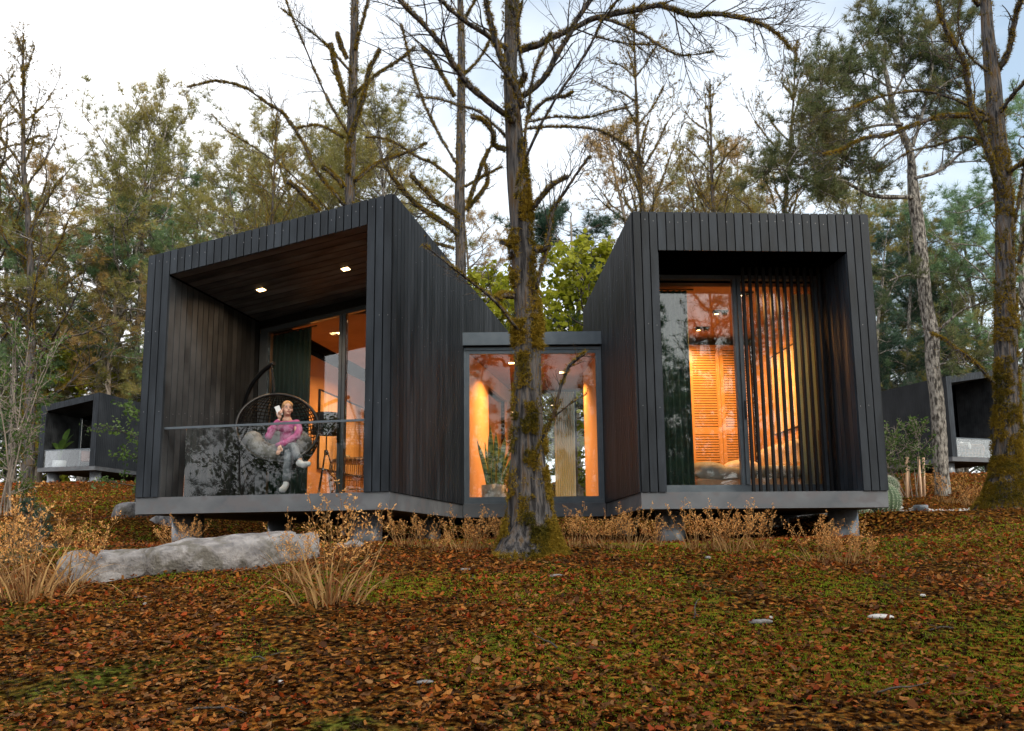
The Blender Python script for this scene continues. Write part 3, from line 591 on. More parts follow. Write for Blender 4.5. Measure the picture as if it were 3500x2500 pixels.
def sword(dx, dy, lean, az, h, wd, tw):
    q = MB(); n = 12; V = []; 
    for i in range(n+1):
        t_ = i/n; s_ = wd*(.55+.9*math.sin(PI*min(1, t_*.9+.08))**.8)*(1 if t_ < .75 else max(0.02, (1-((t_-.75)/.25)**1.6))); off = lean*t_**1.5
        cx, cy_, z = dx+math.cos(az)*off, dy+math.sin(az)*off, .30+h*t_; a = tw+t_*.5; c, s2 = math.cos(a), math.sin(a)
        for u, dep in ((-.5, .010), (-.40, .006), (0, -.008), (.40, .006), (.5, .010)): V.append((cx+c*u*s_-s2*dep, cy_+s2*u*s_+c*dep, z))
        for u, dep in ((.5, .012), (.4, .012), (0, 0), (-.4, .012), (-.5, .012)): V.append((cx+c*u*s_-s2*dep, cy_+s2*u*s_+c*dep, z))
    V = np.array(V); q.add(V, np.zeros((0, 4), int))
    fg, fe = [], []
    for i in range(n):
        for j in range(10):
            f_ = [i*10+j, i*10+(j+1) % 10, (i+1)*10+(j+1) % 10, (i+1)*10+j]; (fe if j in (0, 3, 4, 5, 8, 9) else fg).append(f_)
    q.f = [(np.array(fg), True, 0), (np.array(fe), True, 1)]
    return q.build('leaf', [M['snake'], M['snake_edge']], sp_)
for a in ((-.10, -.02, .20, 3.0, .86, .070, .15), (-.05, .0, .03, 1.5, 1.12, .085, .1), (.03, .03, .04, 1.2, 1.02, .075, -.4), (.08, -.03, .14, .1, .92, .085, -.25), (.11, .04, .22, .3, .74, .06, .4), (-.07, .08, .12, 2.4, .82, .065, .5), (.0, -.09, .06, 4.7, .58, .06, .1), (.06, .09, .10, 1.0, .8, .06, .2), (.14, -.02, .26, -.1, .62, .05, 0)): sword(*a)
# ------------------------------------------------------------------ far cabins
Cabin.link_side = 0
def far_cabin(label, loc, rz, W, hl, hr, D):
    c = Cabin(label, loc, rz, W, hl, hr, D, .347, W-.355, hl-.30, 2.55, .1125, far=True, left_xs=4, right_xs=4)
    c.piles([(.45, .7), (W-.5, .7), (.45, 4.5), (W-.5, 4.5)], r=.30)
    r = c.root; T = 2.55
    part_sbox('sliding_door', M['blackmetal'], r, .36, W-.36, T+.08, T+.14, lambda x: .02, lambda x: .15)
    part_sbox('frame_post', M['frame'], r, .36, .46, T, T+.1, lambda x: .15, lambda x: c.sof(x)-.02); part_sbox('frame_post', M['frame'], r, 1.8, 1.9, T, T+.1, lambda x: .15, lambda x: c.sof(x)-.02)
    part_sbox('pane', M['glass'], r, .47, W-.36, T+.04, T+.05, lambda x: .155, lambda x: c.sof(x)-.02)
    q = MB(); box(q, .05, .30, T+.2, c.D-.05, 0, hl-.3); q.build('wall', M['core'], r); bx('wall', M['core'], r, W-.3, W-.05, T+.2, c.D-.05, 0, hr-.4); bx('wall', M['core'], r, .31, W-.31, c.D-.2, c.D-.05, 0, hl-.35)
    return c
FL = far_cabin('distant black timber cabin on the hill at the far left, potted plant on its porch', (-22.5-3.65*math.cos(.22), 44.6+3.65*math.sin(.22), 3.83), -.22, 3.65, 3.43, 4.02, 8.0)
FR = far_cabin('distant black timber cabin at the far right, partly hidden by a mossy trunk', (21.8, 41.0, 3.50), .36, 3.9, 4.04, 4.7, 8.0)
for c, s_, lb in ((FL, .3, 'clear glass balustrade of the distant left cabin'), (FR, .3, 'clear glass balustrade of the distant right cabin')):
    t = thing('balustrade', lb, 'railing', c.root.location, c.root.rotation_euler.z); bx('handrail', M['frame'], t, .352, c.W-.36, .03, .07, .92, .97); bx('glass_panel', M['farglass'], t, .36, c.W-.365, .045, .06, .01, .918)
curt_thing('dark green curtain in the distant left cabin', M['curtain'], FL, 1.95, 3.0, 2.8, cst(.1), cst(3.2), 7, .04)
# porch things of the far cabins
def big_leaf(q, base, az, el, L, wd, mi=0, n=7, droop=.5, fold=.15):
    P = []; p = np.array(base, float); e = el
    for i in range(n+1):
        P.append(p.copy()); d = np.array([math.cos(az)*math.cos(e), math.sin(az)*math.cos(e), math.sin(e)]); p = p+d*L/n; e -= droop/n
    P = np.array(P); side = np.array([-math.sin(az), math.cos(az), 0]); t_ = np.linspace(0, 1, n+1); ws = wd*np.sin(PI*np.clip(t_*.92+.04, 0, 1))**.8
    up = np.array([0, 0, 1.])*fold
    V = np.concatenate([P-side*ws[:, None]/2+up*ws[:, None], P, P+side*ws[:, None]/2+up*ws[:, None]]); k = n+1
    q.add(V, [[i, i+1, k+i+1, k+i] for i in range(n)]+[[k+i, k+i+1, 2*k+i+1, 2*k+i] for i in range(n)], smooth=True, mi=mi)
pp = thing('potted_plant', 'broad leaved plant in a white pot at the left of the distant left porch', 'potted plant', FL.world(.95, .5, .005), -.22)
q = MB(); lathe(q, [(0, 0), (.30, 0), (.34, .05), (.34, .40), (.31, .40), (.30, .36), (0, .36)], 20); q.build('pot', mat('white pot', (.7, .7, .68), .5), pp)
for i, (az, el, L, st) in enumerate(((1.6, 1.45, 1.1, .9), (2.9, 1.0, .75, .6), (.2, .95, .8, .6), (1.0, 1.3, .9, .8), (3.6, 1.2, .6, .45), (-.6, 1.3, .8, .5))):
    q = MB(); b0 = np.array([0, 0, .36]); d = np.array([math.cos(az)*.25, math.sin(az)*.25, 1.])*st; tube(q, [b0, b0+d*.5, b0+d], .015, 5); big_leaf(q, b0+d, az, el, L, .36, droop=.6); q.build('leaf', M['leaf_green'], pp)
ch = thing('armchair', 'brown leather lounge chair with black frame on the distant left porch', 'chair', FL.world(2.25, 1.1, .005), .5)
M['leather'] = mat('brown leather', (.16, .05, .025), .4)
rbox('seat', M['leather'], ch, -.33, .33, -.35, .3, .32, .45, .05); o = rbox('backrest', M['leather'], ch, -.33, .33, -.06, .06, 0, .62, .05); o.location = (0, .34, .42); o.rotation_euler.x = -.35
for sx in (-.36, .36): q = MB(); tube(q, [(sx, -.32, 0), (sx, -.3, .6), (sx, .35, .6), (sx, .42, 0)], .02, 6); q.build('side_frame', M['blackmetal'], ch)
sb_ = thing('side_table', 'round wicker stool at the right end of the distant left porch', 'stool', FL.world(3.0, .9, .005), 0); q = MB(); lathe(q, [(.15, 0), (.2, .2), (.22, .45), (0, .46)], 18); q.build('body', M['rattan'], sb_); q = MB(); lathe(q, [(0, .462), (.23, .462), (.23, .485), (0, .485)], 18); q.build('table_top', M['rattan'], sb_)
M['rattan_o'] = mat('orange brown rattan', (.42, .20, .07), .6)
sv_ = M['rattan']; M['rattan'] = M['rattan_o']
bk = rattan_table('rattan_basket', 'round orange brown rattan basket table on the distant right porch', 'basket', FR.world(2.1, .9, .005), .36, .78, .72, n=30); M['rattan'] = sv_
q = MB(); lathe(q, [(0, .66), (.68, .66), (.68, .69), (0, .69)], 26); q.build('table_top', M['rattan_o'], bk)
o = soft('towel', M['cloth_white'], None, [((0, 0, 0), (.22, .16, .07)), ((-.12, -.05, .06), (.12, .1, .08)), ((-.1, -.75, -.15), (.10, .05, .18)), ((-.08, -.4, .02), (.12, .35, .05))], .03); o.location = FR.world(1.85, .9, .76); tag(o, 'white crumpled towel on the orange brown rattan basket table', 'towel')
c2 = thing('chair', 'dark porch chair with tan seat left of the rattan basket table', 'chair', FR.world(.85, .9, .005), .36)
rbox('seat', M['leather'], c2, -.3, .3, -.3, .3, .42, .54, .04); q = MB(); box(q, -.3, .3, .28, .33, .55, .95); q.build('backrest', M['blackmetal'], c2)
for sx, sy in ((-.27, -.27), (.27, -.27), (-.27, .28), (.27, .28)): q = MB(); tube(q, [(sx, sy, 0), (sx, sy, .42)], .02, 6); q.build('leg', M['blackmetal'], c2)
o = soft('fur_throw', M['cloth_white'], None, [((0, 0, 0), (.28, .2, .14)), ((-.15, -.05, .15), (.17, .15, .14)), ((.12, .05, .18), (.15, .12, .12))], .03, 1); o.location = FR.world(.80, .9, .78); tag(o, 'white fluffy throw heaped on the porch chair of the distant right cabin', 'throw')
# ------------------------------------------------------------------ vegetation tools
def rot_to(d):
    """rotation matrices (n,3,3) whose z axis is d, random spin"""
    d = d/np.linalg.norm(d, axis=1)[:, None]; a = RS.randn(len(d), 3); x = np.cross(a, d); x /= np.linalg.norm(x, axis=1)[:, None]; y = np.cross(d, x)
    return np.stack([x, y, d], -1)
def scatter(mb, tv, tf, pos, dirs, scl, mi=0, smooth=False):
    pos = np.asarray(pos, float); n = len(pos)
    if n == 0: return
    R = rot_to(np.asarray(dirs, float)); scl = np.broadcast_to(np.asarray(scl, float), (n,))
    V = np.einsum('nij,kj->nki', R, tv)*scl[:, None, None]+pos[:, None]
    Fc = (tf[None]+(np.arange(n)*len(tv))[:, None, None]).reshape(-1, tf.shape[1]); mb.add(V.reshape(-1, 3), Fc, smooth=smooth, mi=mi)
RS = np.random.RandomState(11)
def tuft_template(k, spread, w_, seed, curve=.0):
    rs = np.random.RandomState(seed); V = []; Fc = []
    for i in range(k):
        th = rs.rand()*2*PI; ph = spread*math.sqrt(rs.rand()); d = np.array([math.sin(ph)*math.cos(th), math.sin(ph)*math.sin(th), math.cos(ph)])
        s_ = np.cross(d, rs.randn(3)); s_ /= np.linalg.norm(s_); L = .75+.25*rs.rand(); b = -d*0+np.array([0, 0, -.15*rs.rand()])
        V += [b-s_*w_/2, b+s_*w_/2, b+d*L]; Fc.append([3*i, 3*i+1, 3*i+2])
    return np.array(V), np.array(Fc)
TUFT = [tuft_template(17, 1.3, .042, i) for i in range(4)]
TUFTD = [tuft_template(24, 1.4, .046, 10+i) for i in range(3)]
LEAF = (np.array([(0, 0, 0), (.30, .06, .35), (.0, 0, .5), (-.30, .06, .35), (0, -.03, 1.0), (.24, .05, .72), (-.24, .05, .72)]), np.array([[0, 1, 5, 2], [2, 5, 4, 4], [0, 2, 6, 3], [2, 4, 6, 6]]))
LEAF = (LEAF[0], np.array([[0, 1, 2], [1, 5, 2], [5, 4, 2], [0, 2, 3], [3, 2, 6], [6, 2, 4]]))
MOSSB = tuft_template(7, 1.1, .16, 77)
def rnd_dir(rs): v = rs.randn(3); return v/np.linalg.norm(v)
def grow(rs, p, d, L, n, wander=.18, up=0.):
    P = [np.array(p, float)]; d = np.array(d, float)
    for i in range(n):
        d = d+rs.randn(3)*wander+np.array([0, 0, up]); d /= np.linalg.norm(d); P.append(P[-1]+d*L/n)
    return np.array(P)
def twigs(rs, mb, path, r0, L, nchild, level, out=None, ang=.8, wander=.16, up=.03, start=.2, sides=4, rmin=.004):
    """recursive bare side branches along a path; returns list of polylines"""
    res = []
    for c in range(nchild):
        t = start+(1-start)*(c+rs.rand())/nchild; k = t*(len(path)-1); i = min(int(k), len(path)-2); f = k-i
        p = path[i]*(1-f)+path[i+1]*f; d = path[i+1]-path[i]; d /= np.linalg.norm(d)+1e-9
        s_ = np.cross(d, rnd_dir(rs)); s_ /= np.linalg.norm(s_)+1e-9; a = ang*(.6+.6*rs.rand()); dd = d*math.cos(a)+s_*math.sin(a)
        l = L*(1-.55*t)*(.5+.8*rs.rand()); q = grow(rs, p, dd, l, 5 if level > 0 else 4, wander, up)
        rr = max(rmin, r0*(1-.6*t)*.55); tube(mb, q, np.linspace(rr, max(rmin*.6, rr*.35), len(q)), sides if level > 0 else 3, cap=False); res.append((q, rr))
        if level > 0: res += twigs(rs, mb, q, rr, l*.55, max(2, int(nchild*.6)), level-1, ang=ang, wander=wander, up=up, sides=3, rmin=rmin)
    return res
def moss_on(rs, mb, path, rad, dens, size, up_bias=.9, patch=1.0):
    path = np.asarray(path); rad = np.broadcast_to(np.asarray(rad, float), (len(path),)); seg = np.linalg.norm(np.diff(path, axis=0), axis=1); L = seg.sum(); n = int(L*dens)
    if n < 1: return
    t = rs.rand(n)*L; cs = np.concatenate([[0], np.cumsum(seg)]); i = np.clip(np.searchsorted(cs, t)-1, 0, len(seg)-1); f = (t-cs[i])/(seg[i]+1e-9)
    if patch < 1:
        keep = vnoise(t*2.2+rs.rand()*50, np.zeros(n), 9) < patch; i, f, t = i[keep], f[keep], t[keep]; n = len(i)
        if n == 0: return
    p = path[i]*(1-f)[:, None]+path[i+1]*f[:, None]; r = rad[i]*(1-f)+rad[i+1]*f; d = path[i+1]-path[i]; d /= np.linalg.norm(d, axis=1)[:, None]+1e-9
    o = rs.randn(n, 3)*.75+np.array([0, 0, up_bias]); o -= d*(np.sum(o*d, 1))[:, None]; o /= np.linalg.norm(o, axis=1)[:, None]+1e-9
    scatter(mb, MOSSB[0], MOSSB[1], p+o*r[:, None]*.9, o+rs.randn(n, 3)*.4, size*(.6+.8*rs.rand(n)))
# -- pines
def pine(seed, H, base=.35, R=2.5, limbs=34, nm='needle_olive', tl=.17, rt=.17, lean=0, shape='round', dens=1., bark='pinebark', sub=6, tdense=False, curve=.25, flat=.35):
    rs = np.random.RandomState(seed); tk = MB(); cr = MB(); n = 14
    tr = [np.array([0, 0, -.4])]; d = np.array([lean, 0, 1.])
    for i in range(n): d = d+np.array([rs.randn()*.05, rs.randn()*.05, .06]); d /= np.linalg.norm(d); tr.append(tr[-1]+d*(H+.4)/n)
    tr = smooth_path(tr, 2); rad = rt*(1-np.linspace(0, 1, len(tr))**1.2*.88); rad[:2] *= 1.25; tube(tk, tr, rad, 10)
    pos, dr = [], []
    for i in range(limbs):
        u = (i+rs.rand()*.8)/limbs; z = base+(1-base)*u**.92; k = z*(len(tr)-1); a = min(int(k), len(tr)-2); p = tr[a]+(tr[a+1]-tr[a])*(k-a)
        prof = {'round': math.sqrt(max(.04, 1-(2*u-.85)**2*.75)), 'cone': 1.02-u*.95, 'top': .5+.7*u if u < .6 else 1.1-(u-.6)*1.5}[shape]
        L = R*prof*(.55+.6*rs.rand()); az = i*2.399+rs.rand()*.9; el = {'round': -.05+.75*u, 'cone': .05+.5*u, 'top': .25+.7*u}[shape]+rs.randn()*.14
        dd = np.array([math.cos(az)*math.cos(el), math.sin(az)*math.cos(el), math.sin(el)]); q = grow(rs, p, dd, L, 7, curve, .04); r_ = max(.012, rt*.34*(L/R)*(1-u*.5))
        q = smooth_path(q, 2); tube(tk, q, np.linspace(r_, .007, len(q)), 5, cap=False)
        for c in range(int(sub*(.7+.6*rs.rand()))+1):
            t = .28+.72*(c+rs.rand())/(sub+1); t = min(t, 1); k = t*(len(q)-1); b = min(int(k), len(q)-2); p2 = q[b]+(q[b+1]-q[b])*(k-b); d2 = q[b+1]-q[b]; d2 /= np.linalg.norm(d2)
            s_ = np.cross(d2, [0, 0, 1.]); s_ = s_*(1 if rs.rand() < .5 else -1)+np.array([0, 0, flat*rs.rand()]); dd = d2*.7+s_*.8+rs.randn(3)*.15; l2 = L*.36*(1.15-t*.5)*(.6+.7*rs.rand())+tl
            q2 = grow(rs, p2, dd, l2, 4, .2, .08); tube(tk, q2, np.linspace(.012, .005, 5), 3, cap=False)
            m_ = max(3, int((l2/tl)*3.0*dens)); tt = .25+.75*rs.rand(m_)**.7; tt[-1] = 1; kk = tt*4; ii = np.minimum(kk.astype(int), 3); ff = (kk-ii)[:, None]; pp_ = q2[ii]*(1-ff)+q2[ii+1]*ff; dv = q2[ii+1]-q2[ii]; dv /= np.linalg.norm(dv, axis=1)[:, None]
            pos.append(pp_+rs.randn(m_, 3)*tl*.28); dr.append(dv*.7+rs.randn(m_, 3)*.55+np.array([0, 0, .45]))
    pos = np.concatenate(pos); dr = np.concatenate(dr); T_ = TUFTD if tdense else TUFT; g = rs.randint(len(T_), size=len(pos))
    for k in range(len(T_)): s_ = g == k; scatter(cr, T_[k][0], T_[k][1], pos[s_], dr[s_], tl*(.75+.5*rs.rand(s_.sum())))
    mt = tk.mesh('pine trunk'); mt.materials.append(M[bark]); mc = cr.mesh('pine crown'); mc.materials.append(M[nm]); return mt, mc
def broad(seed, H, base, R, limbs, nm, ls, bark='barkdark', rt=.06, nl=10, stems=1, dens=1.):
    rs = np.random.RandomState(seed); tk = MB(); cr = MB(); pos, dr = [], []
    for s_i in range(stems):
        d = np.array([rs.randn()*.22, rs.randn()*.22, 1.]) if stems > 1 else np.array([0, 0, 1.]); tr = smooth_path(grow(rs, [rs.randn()*.1*(stems > 1), rs.randn()*.1*(stems > 1), -.2], d, H, 9, .09, .05), 2); tube(tk, tr, np.linspace(rt, rt*.15, len(tr)), 7, cap=False)
        for i in range(limbs):
            u = (i+rs.rand())/limbs; z = base+(1-base)*u; k = z*(len(tr)-1); a = min(int(k), len(tr)-2); p = tr[a]; az = i*2.4+rs.rand(); L = R*math.sqrt(max(.08, 1-(2*u-.8)**2*.7))*(.6+.5*rs.rand()); el = .15+.8*u
            q = grow(rs, p, [math.cos(az)*math.cos(el), math.sin(az)*math.cos(el), math.sin(el)], L, 6, .16, .03); tube(tk, q, np.linspace(rt*.35, .006, 7), 4, cap=False)
            for c in range(6):
                t = .3+.7*(c+rs.rand())/6; k = min(t, .99)*6; b = min(int(k), 5); p2 = q[b]+(q[b+1]-q[b])*(k-b); q2 = grow(rs, p2, (q[b+1]-q[b])/np.linalg.norm(q[b+1]-q[b])+rs.randn(3)*.6, L*.35+ls, 4, .2, 0); tube(tk, q2, [.008, .006, .005, .004, .003], 3, cap=False)
                m_ = int(nl*dens*(.6+.8*rs.rand())); kk = rs.rand(m_)*4; ii = np.minimum(kk.astype(int), 3); ff = (kk-ii)[:, None]; pos.append(q2[ii]*(1-ff)+q2[ii+1]*ff+rs.randn(m_, 3)*ls*.5); o = rs.randn(m_, 3); o[:, 2] -= .3; dr.append(o)
    pos = np.concatenate(pos); dr = np.concatenate(dr); scatter(cr, LEAF[0], LEAF[1], pos, dr, ls*(.7+.6*rs.rand(len(pos))))
    mt = tk.mesh('stem'); mt.materials.append(M[bark]); mc = cr.mesh('leaves'); mc.materials.append(M[nm]); return mt, mc
def bare(seed, H, rt=.14, limbs=22, L=2.6, base=.2, moss=1., bark='bark', el0=.55, lean=0, sub=6, lv=1, msize=.05):
    rs = np.random.RandomState(seed); tk = MB(); ms = MB(); tr = smooth_path(grow(rs, [0, 0, -.3], [lean, 0, 1], H, 10, .035, .03), 2); rad = rt*(1-np.linspace(0, 1, len(tr))*.9); tube(tk, tr, rad, 9)
    moss_on(rs, ms, tr, rad, 55*moss, msize*1.3, .1, .5)
    for i in range(limbs):
        u = (i+rs.rand())/limbs; k = (base+(1-base)*u)*(len(tr)-1); a = min(int(k), len(tr)-2); p = tr[a]; az = i*2.4+rs.rand(); l = L*(1.1-u*.75)*(.6+.6*rs.rand()); el = el0+.3*u+rs.randn()*.15
        q = smooth_path(grow(rs, p, [math.cos(az)*math.cos(el), math.sin(az)*math.cos(el), math.sin(el)], l, 6, .14, .04), 2); r_ = rad[a]*.42; rr = np.linspace(r_, .006, len(q)); tube(tk, q, rr, 5, cap=False)
        moss_on(rs, ms, q[:int(len(q)*.7)], rr[:int(len(q)*.7)], 60*moss, msize, .9, .65)
        for (q2, r2) in twigs(rs, tk, q, r_*.7, l*.5, sub, lv): 
            if rs.rand() < .5*moss: moss_on(rs, ms, q2, r2, 14*moss, msize*.7, .6)
    mt = tk.mesh('bare tree'); mt.materials.append(M[bark]); mm_ = ms.mesh('moss'); mm_.materials.append(M['moss']); return mt, mm_
def plant_tree(meshes, name, label, cat, p, rz=0, s=1, group=None, parts=('trunk', 'crown')):
    t = thing(name, label, cat, p, rz, group); t.scale = (s, s, s)
    for nm, me in zip(parts, meshes): link(nm, me, t)
    return t
# ------------------------------------------------------------------ background trees
PV = {
 'oliveA': (pine(1, 12, .20, 3.7, 52, 'needle_olive', tl=.24, dens=1.0), 12),
 'oliveB': (pine(2, 13, .22, 3.2, 50, 'needle_olive', tl=.24, shape='top'), 13),
 'greenA': (pine(3, 12, .16, 3.3, 50, 'needle_green', tl=.24, tdense=True, dens=.9), 12),
 'greenB': (pine(4, 11, .12, 2.5, 40, 'needle_green', tl=.25, shape='cone', tdense=True, dens=.9), 11),
 'goldA': (pine(5, 12, .20, 2.1, 46, 'needle_gold', tl=.20, shape='round', rt=.13, bark='palebark'), 12),
 'darkA': (pine(6, 8, .28, 1.7, 34, 'needle_dark', tl=.20, tdense=True, dens=1.3, rt=.10, bark='palebark'), 8),
 'darkB': (pine(7, 12, .06, 3.2, 50, 'needle_dark', tl=.27, tdense=True, dens=.85, shape='cone'), 12),
}
def put(kind, u, Y, v, label, group=None, rz=0, cat='pine tree', name='pine_tree', xs=1.0):
    p = on_ground(u, Y); H = at(u, v, Y)[2]-p[2]; me, hn = PV[kind]; hn = max(c.co.z for c in me[1].vertices); s = H/hn
    t = plant_tree(me, name, label, cat, p, rz, s); t.scale = (s*xs, s*xs, s); return t
BG = [
 ('darkB', 600, 60, 700, 1.2, 1.3, 'dark pine far back behind the left cabin, low in the crowns'),
 ('greenA', 320, 62, 560, 2.2, 1.2, 'grey green pine at the back of the wood at the left'),
 ('greenA', 30, 60, 560, 4.2, 1.2, 'grey green pine at the back of the wood at the left edge'),
 ('darkB', 480, 61, 860, .2, 1.4, 'low dark pine at the back beside the left cabin'),
 ('darkB', 1480, 50, 800, 3.2, 1.2, 'dark pine at the back between the two tall bare trunks'),
 ('greenA', 3020, 62, 620, 1.1, 1.2, 'grey green pine at the back right of the right cabin'),
 ('greenA', 3400, 60, 640, 5.2, 1.2, 'grey green pine at the back behind the right mossy trunk'),
 ('greenB', 3200, 60, 860, 2.7, 1.4, 'low green pine at the back above the distant right cabin roof'),
 ('oliveA', 255, 55.15, 335, .4, 1.0, 'olive pine behind the tall bare mossy tree at the far left'),
 ('oliveB', 440, 55.85, 375, 1.9, .85, 'olive pine with the highest thin top between the left edge and the left cabin'),
 ('greenA', 630, 54.1, 455, 3.1, .95, 'dense grey green pine just left of the roof of the left cabin'),
 ('goldA', 372, 53.75, 600, 4.0, .95, 'golden brown larch whose trunk shows just left of the left cabin'),
 ('greenA', 545, 56.55, 520, 5.0, 1.1, 'grey green pine behind the top left corner of the left cabin'),
 ('goldA', 110, 56.9, 520, 2.2, 1.0, 'golden brown larch low at the far left'),
 ('greenB', 25, 52.35, 640, 1.0, .9, 'dark blue green pine at the left edge above the distant cabin'),
 ('oliveA', 1130, 31, 175, 2.6, 1.12, 'wide olive pine behind the bare trees above the left cabin roof'),
 ('oliveB', 1420, 33, 330, .9, 1.1, 'olive pine between the two bare trunks above the roof gap'),
 ('oliveB', 1010, 35, 270, 4.4, 1.2, 'olive pine behind the left of the two tall bare trunks'),
 ('oliveA', 1300, 37, 300, 3.9, 1.2, 'broad olive pine filling between the two tall bare trunks'),
 ('oliveA', 940, 38, 560, 5.2, 1.0, 'low olive pine behind the left cabin roof'),
 ('goldA', 1620, 36, 640, 1.4, 1.1, 'golden larch left of the central mossy trunk'),
 ('darkA', 1985, 25, 620, 1.1, 1.35, 'rounded dark green pine between the cabins, right of the central trunk'),
 ('goldA', 2150, 33, 365, .2, 1.15, 'golden larch rising over the left corner of the right cabin'),
 ('oliveB', 2430, 37, 600, 3.3, 1.1, 'low olive pine behind the middle of the right cabin roof'),
 ('goldA', 2600, 36, 470, 2.3, 1.15, 'golden larch behind the roof of the right cabin'),
 ('oliveA', 2800, 34, 560, 4.2, .9, 'olive pine behind the right end of the right cabin roof'),
 ('darkB', 3010, 54.45, 760, .5, .85, 'dark pine standing close behind the right cabin wall'),
 ('darkB', 3150, 55.85, 700, 1.5, .9, 'dark pine behind the leaning pine trunk'),
 ('oliveA', 3310, 55.15, 480, 2.5, .95, 'olive pine between the leaning pine and the mossy trunk at right'),
 ('darkB', 3330, 57.6, 800, 3.5, 1.0, 'dark pine above the distant right cabin'),
 ('greenA', 3520, 53.4, 250, .5, 1.0, 'grey green pine at the right edge behind the mossy trunk'),
 ('darkB', 2930, 57.6, 900, 2.0, 1.0, 'dark low pine seen over the distant right cabin roof'),
 ('greenB', 170, 61.8, 1090, 2.0, 1.5, 'green pine just behind the distant left cabin'),
 ('greenB', 330, 62.5, 1060, .3, 1.5, 'green pine behind the right half of the distant left cabin'),
 ('darkB', 430, 61.45, 1130, .8, 1.3, 'dark pine beside the left wall of the near left cabin'),
 ('darkB', 60, 62.5, 1080, 1.8, 1.4, 'dark pine left of the distant left cabin'),
 ('darkB', -60, 60.4, 980, 2.8, 1.3, 'dark pine at the left picture edge'),
 ('darkB', 3450, 61.45, 980, .9, 1.3, 'dark pine at the right edge beyond the distant cabin'),
 ('darkB', 3080, 62.15, 1050, 1.9, 1.3, 'dark pine behind the roof of the distant right cabin'),
 ('greenB', 3270, 62.5, 1000, 3.0, 1.4, 'green pine behind the distant right cabin porch'),
 ('darkB', 1800, 42, 900, 3.9, 1.2, 'dark pine far back in the gap between the cabins'),
 ('greenB', 2060, 44, 930, 4.9, 1.2, 'green pine far back at the right of the gap between the cabins'),
 ('oliveA', 700, 44, 520, 1.7, 1.1, 'pale olive pine far back over the left cabin roof'),
 ('oliveB', 200, 61.1, 640, 5.5, 1.2, 'tall hazy olive pine far back above the distant left cabin'),
 ('oliveA', 2300, 46, 560, 5.9, 1.1, 'pale olive pine far back over the right cabin'),
 ('oliveB', 3150, 60.75, 560, .1, 1.2, 'tall olive pine far back at the right'),
]
for k, u, Y, v, rz, xs, lb in BG:
    put(k, u, Y, v, lb, rz=rz, xs=xs, cat='larch tree' if 'larch' in lb else 'pine tree', name='larch_tree' if 'larch' in lb else 'pine_tree')
# broadleaf trees
PV['limeA'] = (broad(21, 7, .12, 2.3, 30, 'leaf_lime', .15, nl=16, dens=1.3), 7)
PV['limeB'] = (broad(22, 6, .10, 2.6, 28, 'leaf_lime', .16, nl=15, dens=1.2), 6)
PV['greenL'] = (broad(23, 5, .10, 1.7, 26, 'leaf_green', .10, nl=16, stems=1, rt=.05), 5)
PV['bush'] = (broad(24, 3.2, .15, .55, 9, 'leaf_green', .045, nl=8, stems=7, bark='palebark', rt=.018), 3.2)
for k, u, Y, v, rz, xs, lb in [
 ('limeA', 1905, 23.5, 815, .3, 1.25, 'bright lime leaved tree in the gap right of the central mossy trunk'),
 ('limeB', 2040, 24.5, 840, 1.3, 1.0, 'lime leaved tree against the side wall of the right cabin'),
 ('limeA', 1690, 24, 930, 2.3, 1.0, 'lime leaved tree left of the central trunk behind the passage roof'),
 ('limeA', 1790, 26, 880, 4.1, 1.1, 'lime leaved tree directly behind the central trunk'),
 ('limeB', 2130, 27, 900, .4, 1.1, 'lime leaved tree behind the back corner of the right cabin'),
 ('limeB', 330, 57.6, 1140, 3.3, 1.3, 'yellow green leaved tree behind the distant left cabin'),
 ('limeA', 180, 58.3, 1160, 3.0, 1.4, 'yellow green leaved tree above the distant left cabin roof'),
 ('greenL', 452, 17, 1190, 4.3, 1.1, 'leafy green tree close to the left wall of the near left cabin'),
 ('bush', 20, 15, 1080, .3, .8, 'thin stemmed green bush at the left edge'),
]: put(k, u, Y, v, lb, rz=rz, xs=xs, cat='tree' if 'tree' in lb else 'bush', name='leafy_tree' if 'tree' in lb else 'bush').children
# bare mossy trees farther back
PV['bareA'] = (bare(31, 12, .15, 34, 3.0, .22, 1.5, el0=.65, sub=9, msize=.075), 12)
PV['bareB'] = (bare(32, 12, .13, 32, 3.3, .25, 1.5, el0=.75, sub=9, msize=.075), 12)
for k, u, Y, v, rz, xs, lb in [
 ('bareA', 78, 50, 85, .2, 1.0, 'tall bare mossy tree at the far left against the white sky'),
 ('bareB', -70, 51, 130, 1.2, 1.0, 'bare mossy tree cut by the left picture edge'),
 ('bareA', 872, 31, 365, 2.2, .7, 'slim bare mossy tree just left of the left cabin roof peak'),
 ('bareB', 2245, 28, 75, 3.2, .9, 'slim bare mossy tree over the left end of the right cabin roof'),
 ('bareA', 2475, 30, 185, 4.2, .9, 'slim bare mossy tree over the middle of the right cabin roof'),
 ('bareB', 2680, 28, 70, 5.2, .8, 'slim bare mossy tree over the right end of the right cabin roof'),
]:
    p = on_ground(u, Y); H = at(u, v, Y)[2]-p[2]; me, hn = PV[k]; s = H/hn; t = plant_tree(me, 'bare_tree', lb, 'bare tree', p, rz, s, parts=('trunk', 'moss')); t.scale = (s*xs, s*xs, s)
